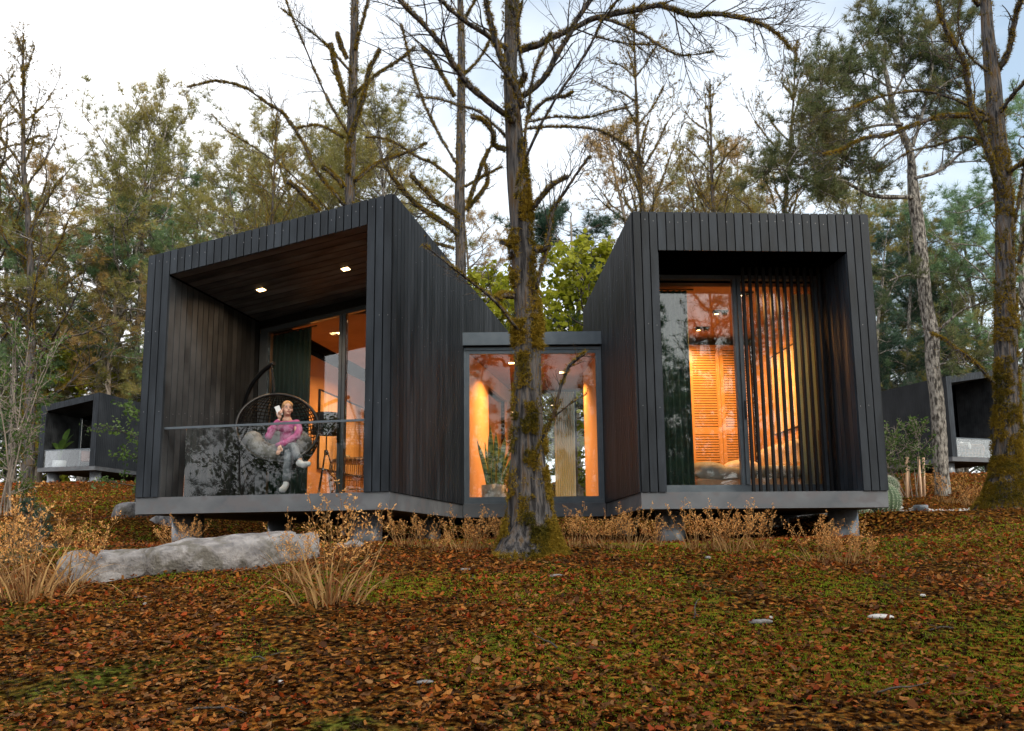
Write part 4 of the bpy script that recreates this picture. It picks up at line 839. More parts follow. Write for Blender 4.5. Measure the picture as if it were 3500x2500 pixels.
# trees behind and beside the camera (they show as reflections in the panes)
for k, x, y, s, rz, lb in [('greenA', 9.5, -2.5, .9, .3, 'grey green pine standing right of and behind the viewpoint'), ('oliveA', 3.0, -9, 1.0, 1.3, 'olive pine standing behind the viewpoint'), ('greenA', -5.5, -12, 1.0, 2.2, 'grey green pine standing left behind the viewpoint'),
    ('oliveA', 14, -7, 1.05, 2.9, 'olive pine standing far right behind the viewpoint'), ('oliveA', 6.5, -12, .85, 2.3, 'olive pine in the row behind the viewpoint'), ('greenB', .5, -13, .95, 4.3, 'green pine in the row behind the viewpoint'), ('greenA', 10.5, -10, .8, 4.3, 'grey green pine in the row behind the viewpoint, at its right'), ('darkB', -3, -16, 1.15, 0.4, 'dark pine in the second row behind the viewpoint'), ('darkB', 4, -17, 1.15, 1.9, 'dark pine in the second row behind the viewpoint, near its middle'), ('darkB', 11, -16, 1.15, 3.9, 'dark pine in the second row behind the viewpoint, at its right'), ('darkB', -10, -17, 1.1, 5, 'dark pine in the second row behind the viewpoint, at its left'), ('darkB', 18, -13, 1.1, 2, 'dark pine far right in the second row behind the viewpoint'), ('darkB', -19, -3, 1.1, 2.6, 'dark pine well to the left behind the viewpoint'), ('darkB', -14.5, -6, 0.9, 0.9, 'dark pine left behind the leafy trees beside the viewpoint'), ('greenB', 7.3, -4, .95, 1.3, 'dense green pine just right behind the viewpoint'), ('darkB', 9.6, -9.5, 1.0, .3, 'dark pine right behind the viewpoint'), ('darkB', 1.2, -10.5, .95, 2.3, 'dark pine straight behind the viewpoint'), ('darkB', -9.5, -12, .8, 5.3, 'dark pine in the row behind the viewpoint'),
    ('darkB', -16, -9, .9, .9, 'dark pine standing far left behind the viewpoint'), ('oliveB', 21, 3, 1., .9, 'olive pine standing to the right of the view'), ('darkB', -22, 6, 1., 1.9, 'dark pine standing to the left of the view')]:
    plant_tree(PV[k][0], 'pine_tree', lb, 'pine tree', (x, y, gz(x, y)), rz, s)
for k, x, y, s, rz, lb in [('greenL', -9.5, 3.6, 1.05, .4, 'leafy green tree left of the view'), ('greenL', -9.3, 1.3, 1.2, 1.4, 'leafy green tree farther back left of the view'), ('greenL', -11.2, -1.6, 1.5, 3.4, 'large leafy green tree left behind the viewpoint'), ('greenL', 1.5, -5.5, 1.5, 1.1, 'leafy green tree straight behind the viewpoint'), ('greenL', -1.6, -7, 1.6, 2.1, 'leafy green tree behind and just left of the viewpoint'), ('greenL', -8.3, .2, 1.0, 2.9, 'leafy green tree left beside the viewpoint')]:
    plant_tree(PV[k][0], 'leafy_tree', lb, 'tree', (x, y, gz(x, y)), rz, s)
plant_tree(PV['bareB'][0], 'bare_tree', 'bare mossy tree right of the viewpoint', 'bare tree', (7.2, 1.2, gz(7.2, 1.2)), .7, .8, parts=('trunk', 'moss'))
# ------------------------------------------------------------------ hand shaped mossy trees
def pxpath(pts, Y0, Y1, k=4):
    n = len(pts); return smooth_path([at(u, v, Y0+(Y1-Y0)*i/max(1, n-1)) for i, (u, v) in enumerate(pts)], k)
def limb(rs, tk, ms, pts, Y0, Y1, w0, w1, moss=1., tw=8, twl=.9, lv=1, msize=.035, k=4):
    tw = int(tw*1.6)
    q = pxpath(pts, Y0, Y1, k); Ym = (Y0+Y1)/2; rr = np.linspace(w0, w1, len(q))/2/F*Ym; q = q+rs.randn(*q.shape)*rr[:, None]*.12; tube(tk, q, rr, 8, wob=1+.12*rs.randn(len(q), 8))
    if moss: moss_on(rs, ms, q, rr*1.15, 210*moss, msize*1.25, .75, .62+.2*moss); 
    if tw:
        for (q2, r2) in twigs(rs, tk, q, rr.mean()*1.0, twl, tw, lv, ang=.75, wander=.13, up=.02, start=.25, rmin=.0032):
            if rs.rand() < .35*moss: moss_on(rs, ms, q2[:4], r2, 25, msize*.5, .5)
    return q
def bark_trunk(prof, Y, n=44, seed=1, flare=None, k=10):
    """prof: (u_left, u_right, v); furrowed closed trunk surface at distance Y"""
    prof = np.array(prof, float); C_ = smooth_path([at((a+b)/2, v, Y) for a, b, v in prof], k); W_ = smooth_path([((b-a)/2/F*Y, 0, 0) for a, b, v in prof], k)[:, 0]
    th = np.arange(n)*2*PI/n; m_ = len(C_); S = np.concatenate([[0], np.cumsum(np.linalg.norm(np.diff(C_, axis=0), axis=1))])
    TT, SS = np.meshgrid(th, S); xx = np.cos(TT)*2.2+5; yy = np.sin(TT)*2.2+5
    fur = (fbm(TT*n/6.0/2, SS*2.2+np.sin(TT*3)*.4, seed, 3)+fbm(TT*7, SS*4.5, seed+3, 2)*.6)-.8
    lump = (fbm(xx, SS*1.3+yy, seed+9, 3)-.5)
    R_ = W_[:, None]*(1+.11*fur+.22*lump)
    if flare:
        f_ = np.clip(1-S/flare[0], 0, 1)[:, None]**2.2; R_ = R_*(1+f_*(flare[1]+flare[2]*np.sin(TT*5+1.2)+flare[2]*.6*np.sin(TT*3+.5)))
    V = C_[:, None]+np.stack([R_*np.cos(TT), R_*np.sin(TT), np.zeros_like(R_)], -1)
    mb = MB(); i = np.arange(m_-1)[:, None]*n; j = np.arange(n)[None]; j2 = (j+1) % n
    mb.add(V.reshape(-1, 3), np.stack([i+j, i+j2, i+n+j2, i+n+j], -1).reshape(-1, 4), smooth=True); return mb, V, C_, S
def moss_patch(rs, ms, V, C_, u0, u1, v0, v1, n, size, dens_noise=.45, seed=0):
    """moss cushions on the camera side of a trunk within a picture window (u0..u1, v0..v1)"""
    P = V.reshape(-1, 3); d = P-CP; z = d@fw; uu = 1750+F*(d@CR)/z; vv = CY-F*(d@CU)/z
    Cx = np.repeat(C_, V.shape[1], axis=0); nrm = P-Cx; nrm /= np.linalg.norm(nrm, axis=1)[:, None]; front = nrm[:, 1] < .35
    idx = np.where((uu > u0) & (uu < u1) & (vv > v0) & (vv < v1) & front)[0]
    if len(idx) == 0: return
    i = rs.choice(idx, n); keep = fbm(P[i, 0]*9+P[i, 1]*7+seed, P[i, 2]*6, 4, 2) > dens_noise; i = i[keep]
    tn_ = (np.roll(V, -1, 0)-V).reshape(-1, 3)[i]; tn_[abs(tn_[:, 2]) > .5] = 0; pos = P[i]+tn_*(rs.rand(len(i), 1)-.5)*1.0+rs.randn(len(i), 3)*.014+nrm[i]*.008*rs.rand(len(i), 1)*2
    scatter(ms, MOSSB[0], MOSSB[1], pos, nrm[i]+rs.randn(len(i), 3)*.5+np.array([0, 0, .15]), size*(.5+.9*rs.rand(len(i))))
rs = np.random.RandomState(5); Y = 8.75
prof = [(1655, 1965, 1945), (1685, 1925, 1900), (1712, 1905, 1850), (1728, 1893, 1800), (1738, 1884, 1740), (1740, 1872, 1650), (1748, 1864, 1550), (1752, 1858, 1450), (1755, 1853, 1350), (1757, 1850, 1250), (1754, 1850, 1160), (1756, 1842, 1050), (1750, 1832, 960), (1744, 1820, 860), (1742, 1814, 760), (1737, 1810, 690), (1732, 1804, 600), (1729, 1794, 494), (1724, 1781, 382), (1719, 1768, 240), (1722, 1776, 90), (1724, 1778, -60), (1728, 1772, -300), (1732, 1764, -600)]
mt_ = thing('mossy_tree', 'big bare mossy tree with flared roots in the middle of the picture', 'tree', on_ground(1812, Y))
tkm, V, C_, S_ = bark_trunk(prof, Y, 56, 3, (.75, .10, .10), 12)
def child_world(o, root): o.parent = root; o.matrix_parent_inverse = Matrix.Translation(-Vector(root.location)); return o
child_world(tkm.build('trunk', M['bark']), mt_)
br, ms = MB(), MB()
Lm = [([(1724, 395), (1600, 288), (1500, 144), (1365, 0), (1290, -90)], 8.7, 7.6, 24, 13, .7, 9, 1.1), ([(1785, 372), (1762, 300), (1730, 243), (1685, 112), (1663, 0), (1650, -120)], 8.6, 8.1, 26, 17, 1.2, 6, .7),
 ([(1784, 332), (1852, 279), (1906, 189), (1960, 90), (2018, 0), (2060, -90)], 8.7, 8.2, 23, 15, .6, 7, .9),
 ([(1772, 178), (1852, 148), (1946, 103), (2049, 58), (2162, 40), (2256, 20), (2364, 54), (2454, 49), (2544, 67), (2590, 81), (2650, 112), (2698, 166)], 8.75, 7.9, 25, 6, 1.1, 16, 1.15),
 ([(1728, 165), (1680, 135), (1576, 63), (1504, 0), (1450, -60)], 8.7, 7.8, 19, 11, .6, 6, .8),
 ([(1726, 512), (1690, 500), (1683, 455), (1650, 413), (1609, 400)], 8.7, 8.35, 15, 11, 2.0, 4, .5),
 ([(1793, 545), (1850, 425), (1915, 315), (2004, 180), (2054, 80), (2112, 0), (2160, -80)], 8.6, 7.6, 11, 7, .3, 9, 1.2),
 ([(1762, 680), (1782, 560), (1802, 404), (1822, 260), (1838, 215), (1888, 112)], 8.45, 8.1, 9, 7, .9, 5, .6),
 ([(1805, 405), (1865, 345), (1932, 330), (1960, 314)], 8.7, 8.4, 11, 8, 1.2, 6, 1.0), ([(1812, 722), (1856, 669), (1882, 639), (1942, 604)], 8.7, 8.4, 18, 13, 1.5, 3, .4),
 ([(1832, 988), (1869, 841), (1890, 720), (1934, 652), (1977, 585), (2018, 532)], 8.6, 8.2, 13, 9, .8, 8, .8), ([(1769, 1128), (1696, 1035), (1602, 958), (1524, 897), (1447, 835)], 8.6, 7.6, 12, 5, .6, 7, .45),
 ([(1826, 1590), (1856, 1493), (1890, 1428), (1916, 1329), (1946, 1252), (2005, 1206)], 8.6, 8.15, 12, 9, .9, 5, .3), ([(1890, 1428), (1945, 1385), (2007, 1346)], 8.45, 8.3, 7, 3, .1, 2, .15),
 ([(1752, 1012), (1720, 1010), (1697, 1022)], 8.7, 8.5, 24, 20, 2.0, 0, 0), ([(1748, 836), (1728, 832), (1716, 830)], 8.7, 8.55, 20, 17, 2.2, 0, 0), ([(1745, 880), (1750, 868), (1747, 858)], 8.5, 8.42, 16, 13, 0, 0, 0),
 ([(1745, 415), (1747, 385), (1748, 362)], 8.6, 8.5, 32, 30, 1.6, 0, 0), ([(1780, 300), (1788, 270), (1796, 250)], 8.6, 8.5, 20, 20, 2, 0, 0), ([(1828, 850), (1850, 858), (1880, 842)], 8.6, 8.4, 19, 12, 1.5, 2, .25),
 ([(1730, 470), (1640, 385), (1560, 360), (1500, 340), (1420, 330)], 8.8, 9.3, 8, 4, .6, 8, .9), ([(1800, 420), (1900, 400), (2000, 405), (2090, 380), (2150, 370)], 8.8, 9.4, 6, 3, .7, 8, .9), ([(1800, 440), (1900, 435), (2040, 445), (2140, 500), (2200, 560)], 8.7, 9.3, 7, 4, .8, 9, .9),
 ([(2040, 60), (2110, 80), (2200, 120), (2260, 160), (2330, 190), (2440, 178)], 8.45, 8.0, 12, 4, .4, 9, .8), ([(1970, 100), (2050, 130), (2140, 150), (2240, 155)], 8.5, 8.9, 6, 3, .5, 6, .8), ([(1760, 60), (1740, -20), (1730, -100)], 8.6, 8.4, 16, 12, 1, 3, .6), ([(1790, 260), (1770, 120), (1790, -20)], 8.5, 8.3, 9, 7, .6, 3, .5)]
for a in Lm: limb(rs, br, ms, a[0], a[1], a[2], a[3], a[4], a[5], a[6], a[7])
for s_, x0, x1, y0, y1, n, sz, dn in [(1, 1640, 1745, 1690, 1960, 1500, .040, .35), (2, 1818, 2000, 1800, 1960, 3400, .042, .25), (3, 1862, 1985, 1640, 1960, 2200, .042, .3), (4, 1855, 1900, 1180, 1640, 700, .045, .45), (5, 1735, 1768, 1150, 1700, 650, .045, .48), (6, 1758, 1836, 1380, 1640, 1800, .040, .42), (7, 1770, 1810, 1200, 1320, 420, .036, .42), (8, 1745, 1800, 1090, 1180, 520, .05, .35), (9, 1815, 1862, 1080, 1190, 650, .05, .32),
     (10, 1740, 1775, 780, 980, 700, .042, .42), (11, 1805, 1846, 640, 1100, 900, .045, .42), (12, 1775, 1822, 480, 760, 1000, .042, .35), (13, 1700, 1790, -100, 430, 900, .035, .5), (14, 1775, 1830, 1700, 1790, 420, .035, .45), (15, 1690, 1960, 1890, 1960, 1500, .04, .35), (16, 1740, 1860, 1050, 1700, 900, .03, .58)]:
    moss_patch(rs, ms, V, C_, x0, x1, y0, y1, n, sz, dn, s_*3.1)
child_world(br.build('branches', M['bark']), mt_); child_world(ms.build('moss', M['moss']), mt_)
# right hand mossy tree
Y = 14.0; mt2 = thing('mossy_tree', 'thick moss covered leaning trunk with bare limbs at the right edge', 'tree', on_ground(3440, Y))
prof = [(3330, 3560, 1775), (3352, 3530, 1730), (3376, 3506, 1680), (3392, 3490, 1600), (3398, 3482, 1480), (3400, 3478, 1350), (3402, 3474, 1200), (3404, 3468, 1000), (3404, 3464, 850), (3404, 3462, 720), (3390, 3448, 560), (3376, 3434, 420), (3366, 3418, 260), (3356, 3398, 130), (3348, 3386, 0), (3330, 3366, -200), (3320, 3350, -450)]
tkm, V, C_, S_ = bark_trunk(prof, Y, 44, 8, (1.0, .12, .08), 10); child_world(tkm.build('trunk', M['bark']), mt2); br, ms = MB(), MB()
for a in [([(3408, 250), (3449, 171), (3471, 54), (3489, 0), (3500, -60)], 14, 13, 20, 14, 1.5, 5, .8), ([(3435, 679), (3399, 584), (3354, 449), (3323, 373), (3305, 270), (3291, 202), (3237, 112), (3210, 36), (3195, -60)], 13.9, 12.6, 22, 10, 1.3, 9, 1.1),
    ([(3385, 413), (3323, 400), (3219, 400), (3129, 427), (3040, 463), (2950, 476), (2882, 512), (2815, 530)], 14, 12.5, 18, 4, 1.0, 14, 1.1), ([(3385, 400), (3264, 341), (3174, 315), (3084, 317), (2994, 337), (2904, 373), (2815, 386)], 14, 13, 10, 3, .4, 12, 1.1),
    ([(3417, 390), (3453, 337), (3499, 287), (3550, 240)], 13.9, 13, 14, 9, .6, 4, .7), ([(3450, 590), (3499, 555), (3560, 500)], 13.9, 13, 14, 9, 1.2, 4, .7), ([(3398, 1312), (3319, 1228), (3265, 1194), (3225, 1159), (3180, 1140)], 13.9, 12.8, 10, 3, .8, 8, .8),
    ([(3345, 20), (3300, -40), (3250, -90)], 14, 13.5, 14, 8, 1, 4, .6), ([(3380, 250), (3330, 210), (3290, 150), (3275, 60), (3290, -40)], 14, 13.2, 8, 4, .5, 6, .9), ([(3395, 520), (3300, 470), (3200, 500), (3110, 520), (3000, 590)], 14, 15, 8, 3, .6, 9, 1.0), ([(3480, 900), (3500, 820), (3520, 700)], 13.8, 13.4, 14, 10, 1.2, 3, .5),
    ([(3470, 760), (3490, 640), (3500, 560)], 13.8, 13.5, 9, 5, .8, 4, .6)]:
    limb(rs, br, ms, a[0], a[1], a[2], a[3], a[4], a[5], a[6], a[7], msize=.045)
for s_, x0, x1, y0, y1, n, sz, dn in [(1, 3320, 3600, 1560, 1790, 5200, .055, .30), (2, 3380, 3520, 1000, 1600, 6000, .055, .46), (3, 3390, 3500, 500, 1000, 2600, .05, .45), (4, 3340, 3450, -200, 500, 1200, .05, .52)]: moss_patch(rs, ms, V, C_, x0, x1, y0, y1, n, sz, dn, s_*5.7)
child_world(br.build('branches', M['bark']), mt2); child_world(ms.build('moss', M['moss']), mt2)
# two tall mossy trees behind the left cabin
for nm_, prof, Y, Ls in [('tall straight mossy bare tree rising behind the left cabin roof', [(1165, 1215, 1850), (1172, 1212, 1200), (1178, 1213, 700), (1185, 1219, 450), (1192, 1224, 240), (1200, 1226, 0), (1206, 1224, -300), (1210, 1220, -600)], 20.5,
    [([(1180, 705), (1082, 589), (1042, 500), (972, 395), (915, 355), (835, 300), (745, 279), (700, 285), (640, 300)], 20.3, 19, 12, 3, .9, 14, 1.6), ([(1122, 719), (1000, 600), (880, 512), (780, 450), (722, 390)], 20, 19, 6, 2, .4, 9, 1.3), ([(1190, 590), (1190, 500), (1222, 400), (1250, 300), (1262, 240), (1300, 170)], 20.3, 19.6, 14, 10, 1.5, 7, 1.0),
     ([(1183, 360), (1155, 260), (1140, 200), (1127, 148)], 20.3, 20, 14, 14, 1.8, 3, .6), ([(1190, 460), (1120, 340), (1050, 180), (990, 40), (960, -60)], 20.3, 19, 8, 4, .5, 12, 1.5), ([(1184, 200), (1166, 160), (1150, 112)], 20.4, 20.2, 12, 12, 1.6, 2, .4), ([(1215, 170), (1235, 90), (1260, 0)], 20.4, 20, 10, 8, 1, 4, .8),
     ([(1210, 330), (1280, 262), (1360, 210), (1420, 160)], 20.4, 20.9, 9, 5, 1.2, 7, 1.1), ([(1215, 620), (1290, 560), (1400, 520), (1460, 490)], 20.4, 21, 12, 5, .9, 8, 1.2), ([(1170, 470), (1090, 430), (1010, 440)], 20.4, 21, 7, 4, .8, 6, 1.1), ([(1092, 725), (1060, 690), (1020, 650), (982, 622)], 19.8, 19.2, 16, 13, 1.6, 2, .5), ([(1200, 250), (1120, 160), (1040, 90), (960, 30)], 20.4, 19.5, 8, 4, .6, 10, 1.3), ([(1175, 640), (1140, 600), (1100, 570)], 20.3, 20, 16, 13, 1.6, 3, .5)]),
  ('tall mossy bare tree with curling limbs between the left cabin and the central trunk', [(1545, 1600, 1850), (1552, 1598, 1200), (1555, 1594, 900), (1552, 1590, 700), (1557, 1590, 550), (1562, 1592, 350), (1564, 1590, 150), (1562, 1584, 0), (1566, 1580, -300), (1570, 1576, -500)], 21.5,
    [([(1560, 800), (1510, 760), (1440, 715), (1390, 665), (1350, 620), (1310, 560)], 21.3, 20, 18, 8, 1.5, 9, 1.2), ([(1565, 740), (1500, 700), (1450, 650), (1400, 600)], 21.3, 20.5, 16, 10, 1.6, 6, 1.0), ([(1595, 720), (1660, 640), (1665, 600), (1660, 560)], 21.3, 21, 12, 8, 1.8, 5, .8), ([(1600, 700), (1650, 560), (1690, 480)], 21.3, 21, 12, 10, 1.4, 5, .8),
     ([(1553, 330), (1500, 240), (1470, 190), (1440, 160)], 21.3, 20.6, 12, 8, 1.5, 6, 1.1), ([(1565, 280), (1640, 200), (1680, 130)], 21.3, 21, 7, 5, 1, 5, .9), ([(1555, 620), (1480, 560), (1430, 540), (1330, 480), (1250, 470)], 21.4, 22, 9, 4, .7, 10, 1.3), ([(1560, 560), (1500, 460), (1440, 330), (1400, 200), (1370, 80)], 21.3, 20.4, 9, 4, .8, 12, 1.3), ([(1590, 640), (1660, 600), (1720, 570)], 21.3, 21.3, 7, 3, 1, 6, 1.0), ([(1552, 850), (1480, 830), (1420, 800)], 21.3, 20.6, 8, 4, 1, 6, 1.), ([(1590, 60), (1620, 10), (1640, -60)], 21.4, 21, 8, 6, 1, 4, .8)])]:
    t_ = thing('mossy_tree', nm_, 'tree', on_ground(prof[1][0]+20, Y)); tkm, V, C_, S_ = bark_trunk(prof, Y, 22, 12, None, 5); child_world(tkm.build('trunk', M['bark']), t_); br, ms = MB(), MB()
    for a in Ls: limb(rs, br, ms, a[0], a[1], a[2], a[3], a[4], a[5], a[6], a[7]*.9, msize=.06)
    moss_patch(rs, ms, V, C_, 1100, 1700, -100, 1100, 1500, .06, .5, 7); child_world(br.build('branches', M['bark']), t_); child_world(ms.build('moss', M['moss']), t_)
M['needle_bigpine'] = leafmat('dark olive pine needles', [(.028, .045, .020), (.075, .105, .045), (.15, .165, .07), (.26, .20, .08)], island=False, scale=.9)
# big leaning pine at the right
rs = np.random.RandomState(41); Y = 18.5; bp_ = thing('pine_tree', 'large spreading pine with a leaning scaly trunk right of the right cabin', 'pine tree', on_ground(3225, Y))
prof = [(3190, 3262, 1740), (3200, 3250, 1700), (3190, 3236, 1540), (3182, 3226, 1380), (3164, 3210, 1250), (3160, 3208, 1150), (3142, 3186, 1030), (3130, 3172, 900), (3118, 3160, 780), (3104, 3146, 690), (3102, 3134, 600), (3098, 3124, 520), (3070, 3094, 450), (3046, 3066, 390), (3030, 3048, 300), (3010, 3022, 200)]
tkm, V, C_, S_ = bark_trunk(prof, Y, 28, 21, None, 6); child_world(tkm.build('trunk', M['pinebark']), bp_)
tk, cr = MB(), MB(); pos, dr = [], []
PL = [([(3120, 675), (2994, 672), (2940, 650), (2868, 616), (2770, 620), (2680, 580), (2590, 588)], 18.4, 16.8, 17, 5), ([(3085, 425), (3000, 430), (2900, 460), (2860, 495), (2800, 520), (2740, 500)], 18.4, 17.5, 12, 4), ([(3125, 610), (3210, 585), (3290, 520), (3370, 470)], 18.4, 18, 14, 6), ([(3118, 500), (3150, 400), (3174, 300), (3190, 200), (3180, 110)], 18.5, 18.2, 14, 5),
 ([(3050, 400), (2960, 330), (2900, 260), (2870, 180)], 18.4, 17.8, 10, 4), ([(3040, 350), (3090, 250), (3080, 150), (3060, 60)], 18.4, 18.8, 10, 4), ([(3020, 250), (2960, 180), (2920, 100)], 18.4, 18.6, 8, 4), ([(3180, 1155), (3230, 1110), (3290, 1060), (3350, 1040)], 18.4, 18, 14, 5), ([(3050, 380), (2980, 300), (2840, 300), (2790, 330)], 18.4, 17.2, 9, 4), ([(3165, 340), (3240, 280), (3320, 250)], 18.4, 18.8, 9, 4),
 ([(3170, 240), (3250, 160), (3300, 90)], 18.4, 18.8, 8, 4), ([(2990, 672), (2960, 560), (2900, 540), (2830, 440)], 18.2, 17.6, 8, 4), ([(3080, 460), (3000, 520), (2940, 590), (2860, 540), (2780, 560)], 18.4, 17.2, 8, 3), ([(3110, 560), (3180, 480), (3260, 420), (3300, 340)], 18.4, 19.3, 9, 4), ([(2680, 582), (2720, 520), (2760, 450), (2780, 400)], 17, 17, 6, 3), ([(3040, 300), (2950, 250), (2860, 250), (2800, 230)], 18.4, 18.8, 7, 3),
 ([(3100, 230), (3160, 120), (3230, 40)], 18.7, 19.2, 7, 3), ([(3060, 200), (3010, 110), (3000, 30)], 18.6, 19, 7, 3), ([(3165, 950), (3100, 940), (3040, 960)], 18.4, 18.0, 9, 4), ([(3190, 1250), (3260, 1240), (3330, 1260)], 18.4, 18.8, 8, 3)]
for pts, a, b, w0, w1 in PL:
    q = pxpath(pts, a, b, 4); rr = np.linspace(w0, w1, len(q))/2/F*18.3; tube(tk, q, rr, 7, cap=False, wob=1+.12*rs.randn(len(q), 7)); Lq = np.linalg.norm(np.diff(q, axis=0), axis=1).sum(); low = pts[0][1] > 900
    for c in range(int(Lq*(5 if not low else 2.4))+2):
        t = .25+.75*rs.rand()**.8; k = t*(len(q)-1); i = min(int(k), len(q)-2); p2 = q[i]; d2 = q[i+1]-q[i]; d2 /= np.linalg.norm(d2); q2 = grow(rs, p2, d2*.5+rs.randn(3)*.6+[0, 0, .15], .9*(.5+.8*rs.rand()), 5, .25, .04); tube(tk, q2, np.linspace(.02, .007, 6), 4, cap=False)
        for e in range(3):
            j = 1+rs.randint(4); q3 = grow(rs, q2[j], (q2[j+1]-q2[j])*5+rs.randn(3)*.5+[0, 0, .2], .45, 3, .25, .1) if j < 5 else q2; tube(tk, q3, np.linspace(.009, .005, 4), 3, cap=False)
            m_ = 11; kk = rs.rand(m_)*3; ii = kk.astype(int); ff = (kk-ii)[:, None]; pos.append(q3[ii]*(1-ff)+q3[ii+1]*ff+rs.randn(m_, 3)*.04); dr.append((q3[ii+1]-q3[ii])*4+rs.randn(m_, 3)*.5+[0, 0, .4])
pos = np.concatenate(pos); dr = np.concatenate(dr); g = rs.randint(4, size=len(pos))
for k in range(4): s_ = g == k; scatter(cr, TUFT[k][0], TUFT[k][1], pos[s_], dr[s_], .20*(.75+.5*rs.rand(s_.sum())))
child_world(tk.build('limbs', M['pinebark']), bp_); child_world(cr.build('crown', M['needle_bigpine']), bp_)
# ------------------------------------------------------------------ ground cover (nobody could count it)
RS = np.random.RandomState(77)
def sample_ground(n, y0, y1, ufrom=-150, uto=3650, pw=1.0):
    Y = y0+(y1-y0)*RS.rand(n)**pw; U = ufrom+(uto-ufrom)*RS.rand(n); X = (U-1750)/F*Y; return X, Y, ground_z(X, Y)
def free(X, Y):
    """not inside the tree root"""
    return ((X-.19)**2+(Y-8.75)**2 > .42**2)
LF2 = (np.array([(0, -.5, .10), (.34, -.20, .16), (0, -.1, 0), (-.44, -.10, .05), (.06, .62, .22), (.22, .16, .03), (-.34, .26, .20)]), np.array([[0, 1, 2], [1, 5, 2], [5, 4, 2], [0, 2, 3], [3, 2, 6], [6, 2, 4]]))
lv = MB()
for n, y0, y1, s0, s1, tilt in ((15000, 3.6, 6.0, .014, .060, .30), (25000, 6, 9.5, .018, .066, .32), (20000, 9.5, 16, .026, .07, .38), (12000, 16, 30, .05, .10, .55), (9000, 30, 48, .08, .16, .6)):
    X, Y, Z = sample_ground(n, y0, y1); k = free(X, Y) & (fbm(X*1.3, Y*1.3, 31, 3)+.25*RS.rand(n) > .5); X, Y, Z = X[k], Y[k], Z[k]; m_ = len(X)
    sc_ = s0+(s1-s0)*RS.rand(m_)**2.6; kind_ = RS.randint(5, size=m_)
    for kk_ in range(5):   # five leaf shapes, from flat to tightly curled
        g_ = kind_ == kk_; mg = g_.sum(); tv = LF2[0].copy(); tv[:, 2] *= (.3, 1, 1.8, 2.6, -1.2)[kk_]; tv[:, 0] *= (1.1, .8, .6, .9, .7)[kk_]; tv[:, :2] += RS.randn(7, 2)*.07
        scatter(lv, tv, LF2[1], np.stack([X[g_], Y[g_], Z[g_]+.012+.015*RS.rand(mg)], -1), np.stack([RS.randn(mg)*tilt, RS.randn(mg)*tilt, np.ones(mg)], -1), sc_[g_])
tag(lv.build('fallen_leaves', M['leaf_litter']), 'orange, red and brown fallen leaves covering the forest floor', 'leaves', kind='stuff')
BL = tuft_template(4, .75, .13, 5)
gm, lb = MB(), MB()
for n, y0, y1, s_ in ((42000, 3.6, 6.5, .024), (42000, 6.5, 11, .032), (16000, 11, 24, .055)):
    X, Y, Z = sample_ground(n, y0, y1); f = fbm(X*.55+3, Y*.55, 17, 3)+.12*(RS.rand(n)-.5)+.25*(fbm(X*3, Y*3, 40, 2)-.5)-.035*sstep(.3, 2.2, X)+.03*sstep(.2, -1.6, X)*(Y < 8); g = (f > .548) & free(X, Y); m_ = g.sum()
    scatter(gm, BL[0], BL[1], np.stack([X[g], Y[g], Z[g]], -1), np.stack([RS.randn(m_)*.35, RS.randn(m_)*.35, np.ones(m_)], -1), s_*(.5+.8*RS.rand(m_)))
    g = (f <= .575) & free(X, Y) & (RS.rand(n) < .75); m_ = g.sum(); scatter(lb, BL[0], BL[1], np.stack([X[g], Y[g], Z[g]-.004], -1), np.stack([RS.randn(m_)*.8, RS.randn(m_)*.8, np.ones(m_)], -1), s_*(.5+.9*RS.rand(m_)))
tag(gm.build('ground_moss', M['mossgreen']), 'patches of short green moss between the leaves', 'moss', kind='stuff'); tag(lb.build('ground_litter', M['litterblade']), 'brown twigs and shredded litter on the forest floor', 'litter', kind='stuff')
# ------------------------------------------------------------------ rocks
def rock(name, label, cat, line, widths, heights, seed, mt='rock', n=26, k=6, group=None, sink=.12):
    """a long lumpy boulder along a ground line"""
    P = smooth_path(line, k); m_ = len(P); t = np.linspace(0, 1, len(widths)); tt = np.linspace(0, 1, m_); Wd = np.interp(tt, t, widths); Hh = np.interp(tt, t, heights)
    T = np.gradient(P, axis=0); T[:, 2] = 0; T /= np.linalg.norm(T, axis=1)[:, None]; S = np.cross(T, [0, 0, 1.]); th = np.arange(n)*2*PI/n
    end = np.clip(np.minimum(tt, 1-tt)*m_/4.5, 0, 1)**.5
    ex = lambda a, p: np.sign(a)*abs(a)**p
    cx, sx = ex(np.cos(th), .5), ex(np.sin(th), .5); TT, SS = np.meshgrid(th, tt*6)
    bump = 1+.13*(fbm(np.cos(TT)*1.4+seed, SS*1.2+np.sin(TT)*1.4, seed, 4)-.5)*2-.16*(abs(fbm(SS*1.1+7, TT*0+seed, seed+2, 2)-.5) < .03)
    bump = bump*(1+.05*(fbm(TT*5, SS*5, seed+5, 3)-.5)*2)
    V = P[:, None]+S[:, None]*(Wd*end)[:, None, None]*(cx[None, :, None])*bump[..., None]+np.array([0, 0, 1.])*((Hh*end)[:, None]*(sx[None]*.5+.5)*bump-sink)[..., None]
    q = MB(); i = np.arange(m_-1)[:, None]*n; j = np.arange(n)[None]; j2 = (j+1) % n
    q.add(V.reshape(-1, 3), np.stack([i+j, i+j2, i+n+j2, i+n+j], -1).reshape(-1, 4), smooth=True); q.f.append((np.array([list(range(n))[::-1]]), True, 0)); q.f.append((np.array([[(m_-1)*n+x for x in range(n)]]), True, 0))
    return tag(q.build(name, M[mt]), label, cat, group)
G = lambda u, v_, Y: np.array([at(u, v_, Y)[0], Y, gz(at(u, v_, Y)[0], Y)])
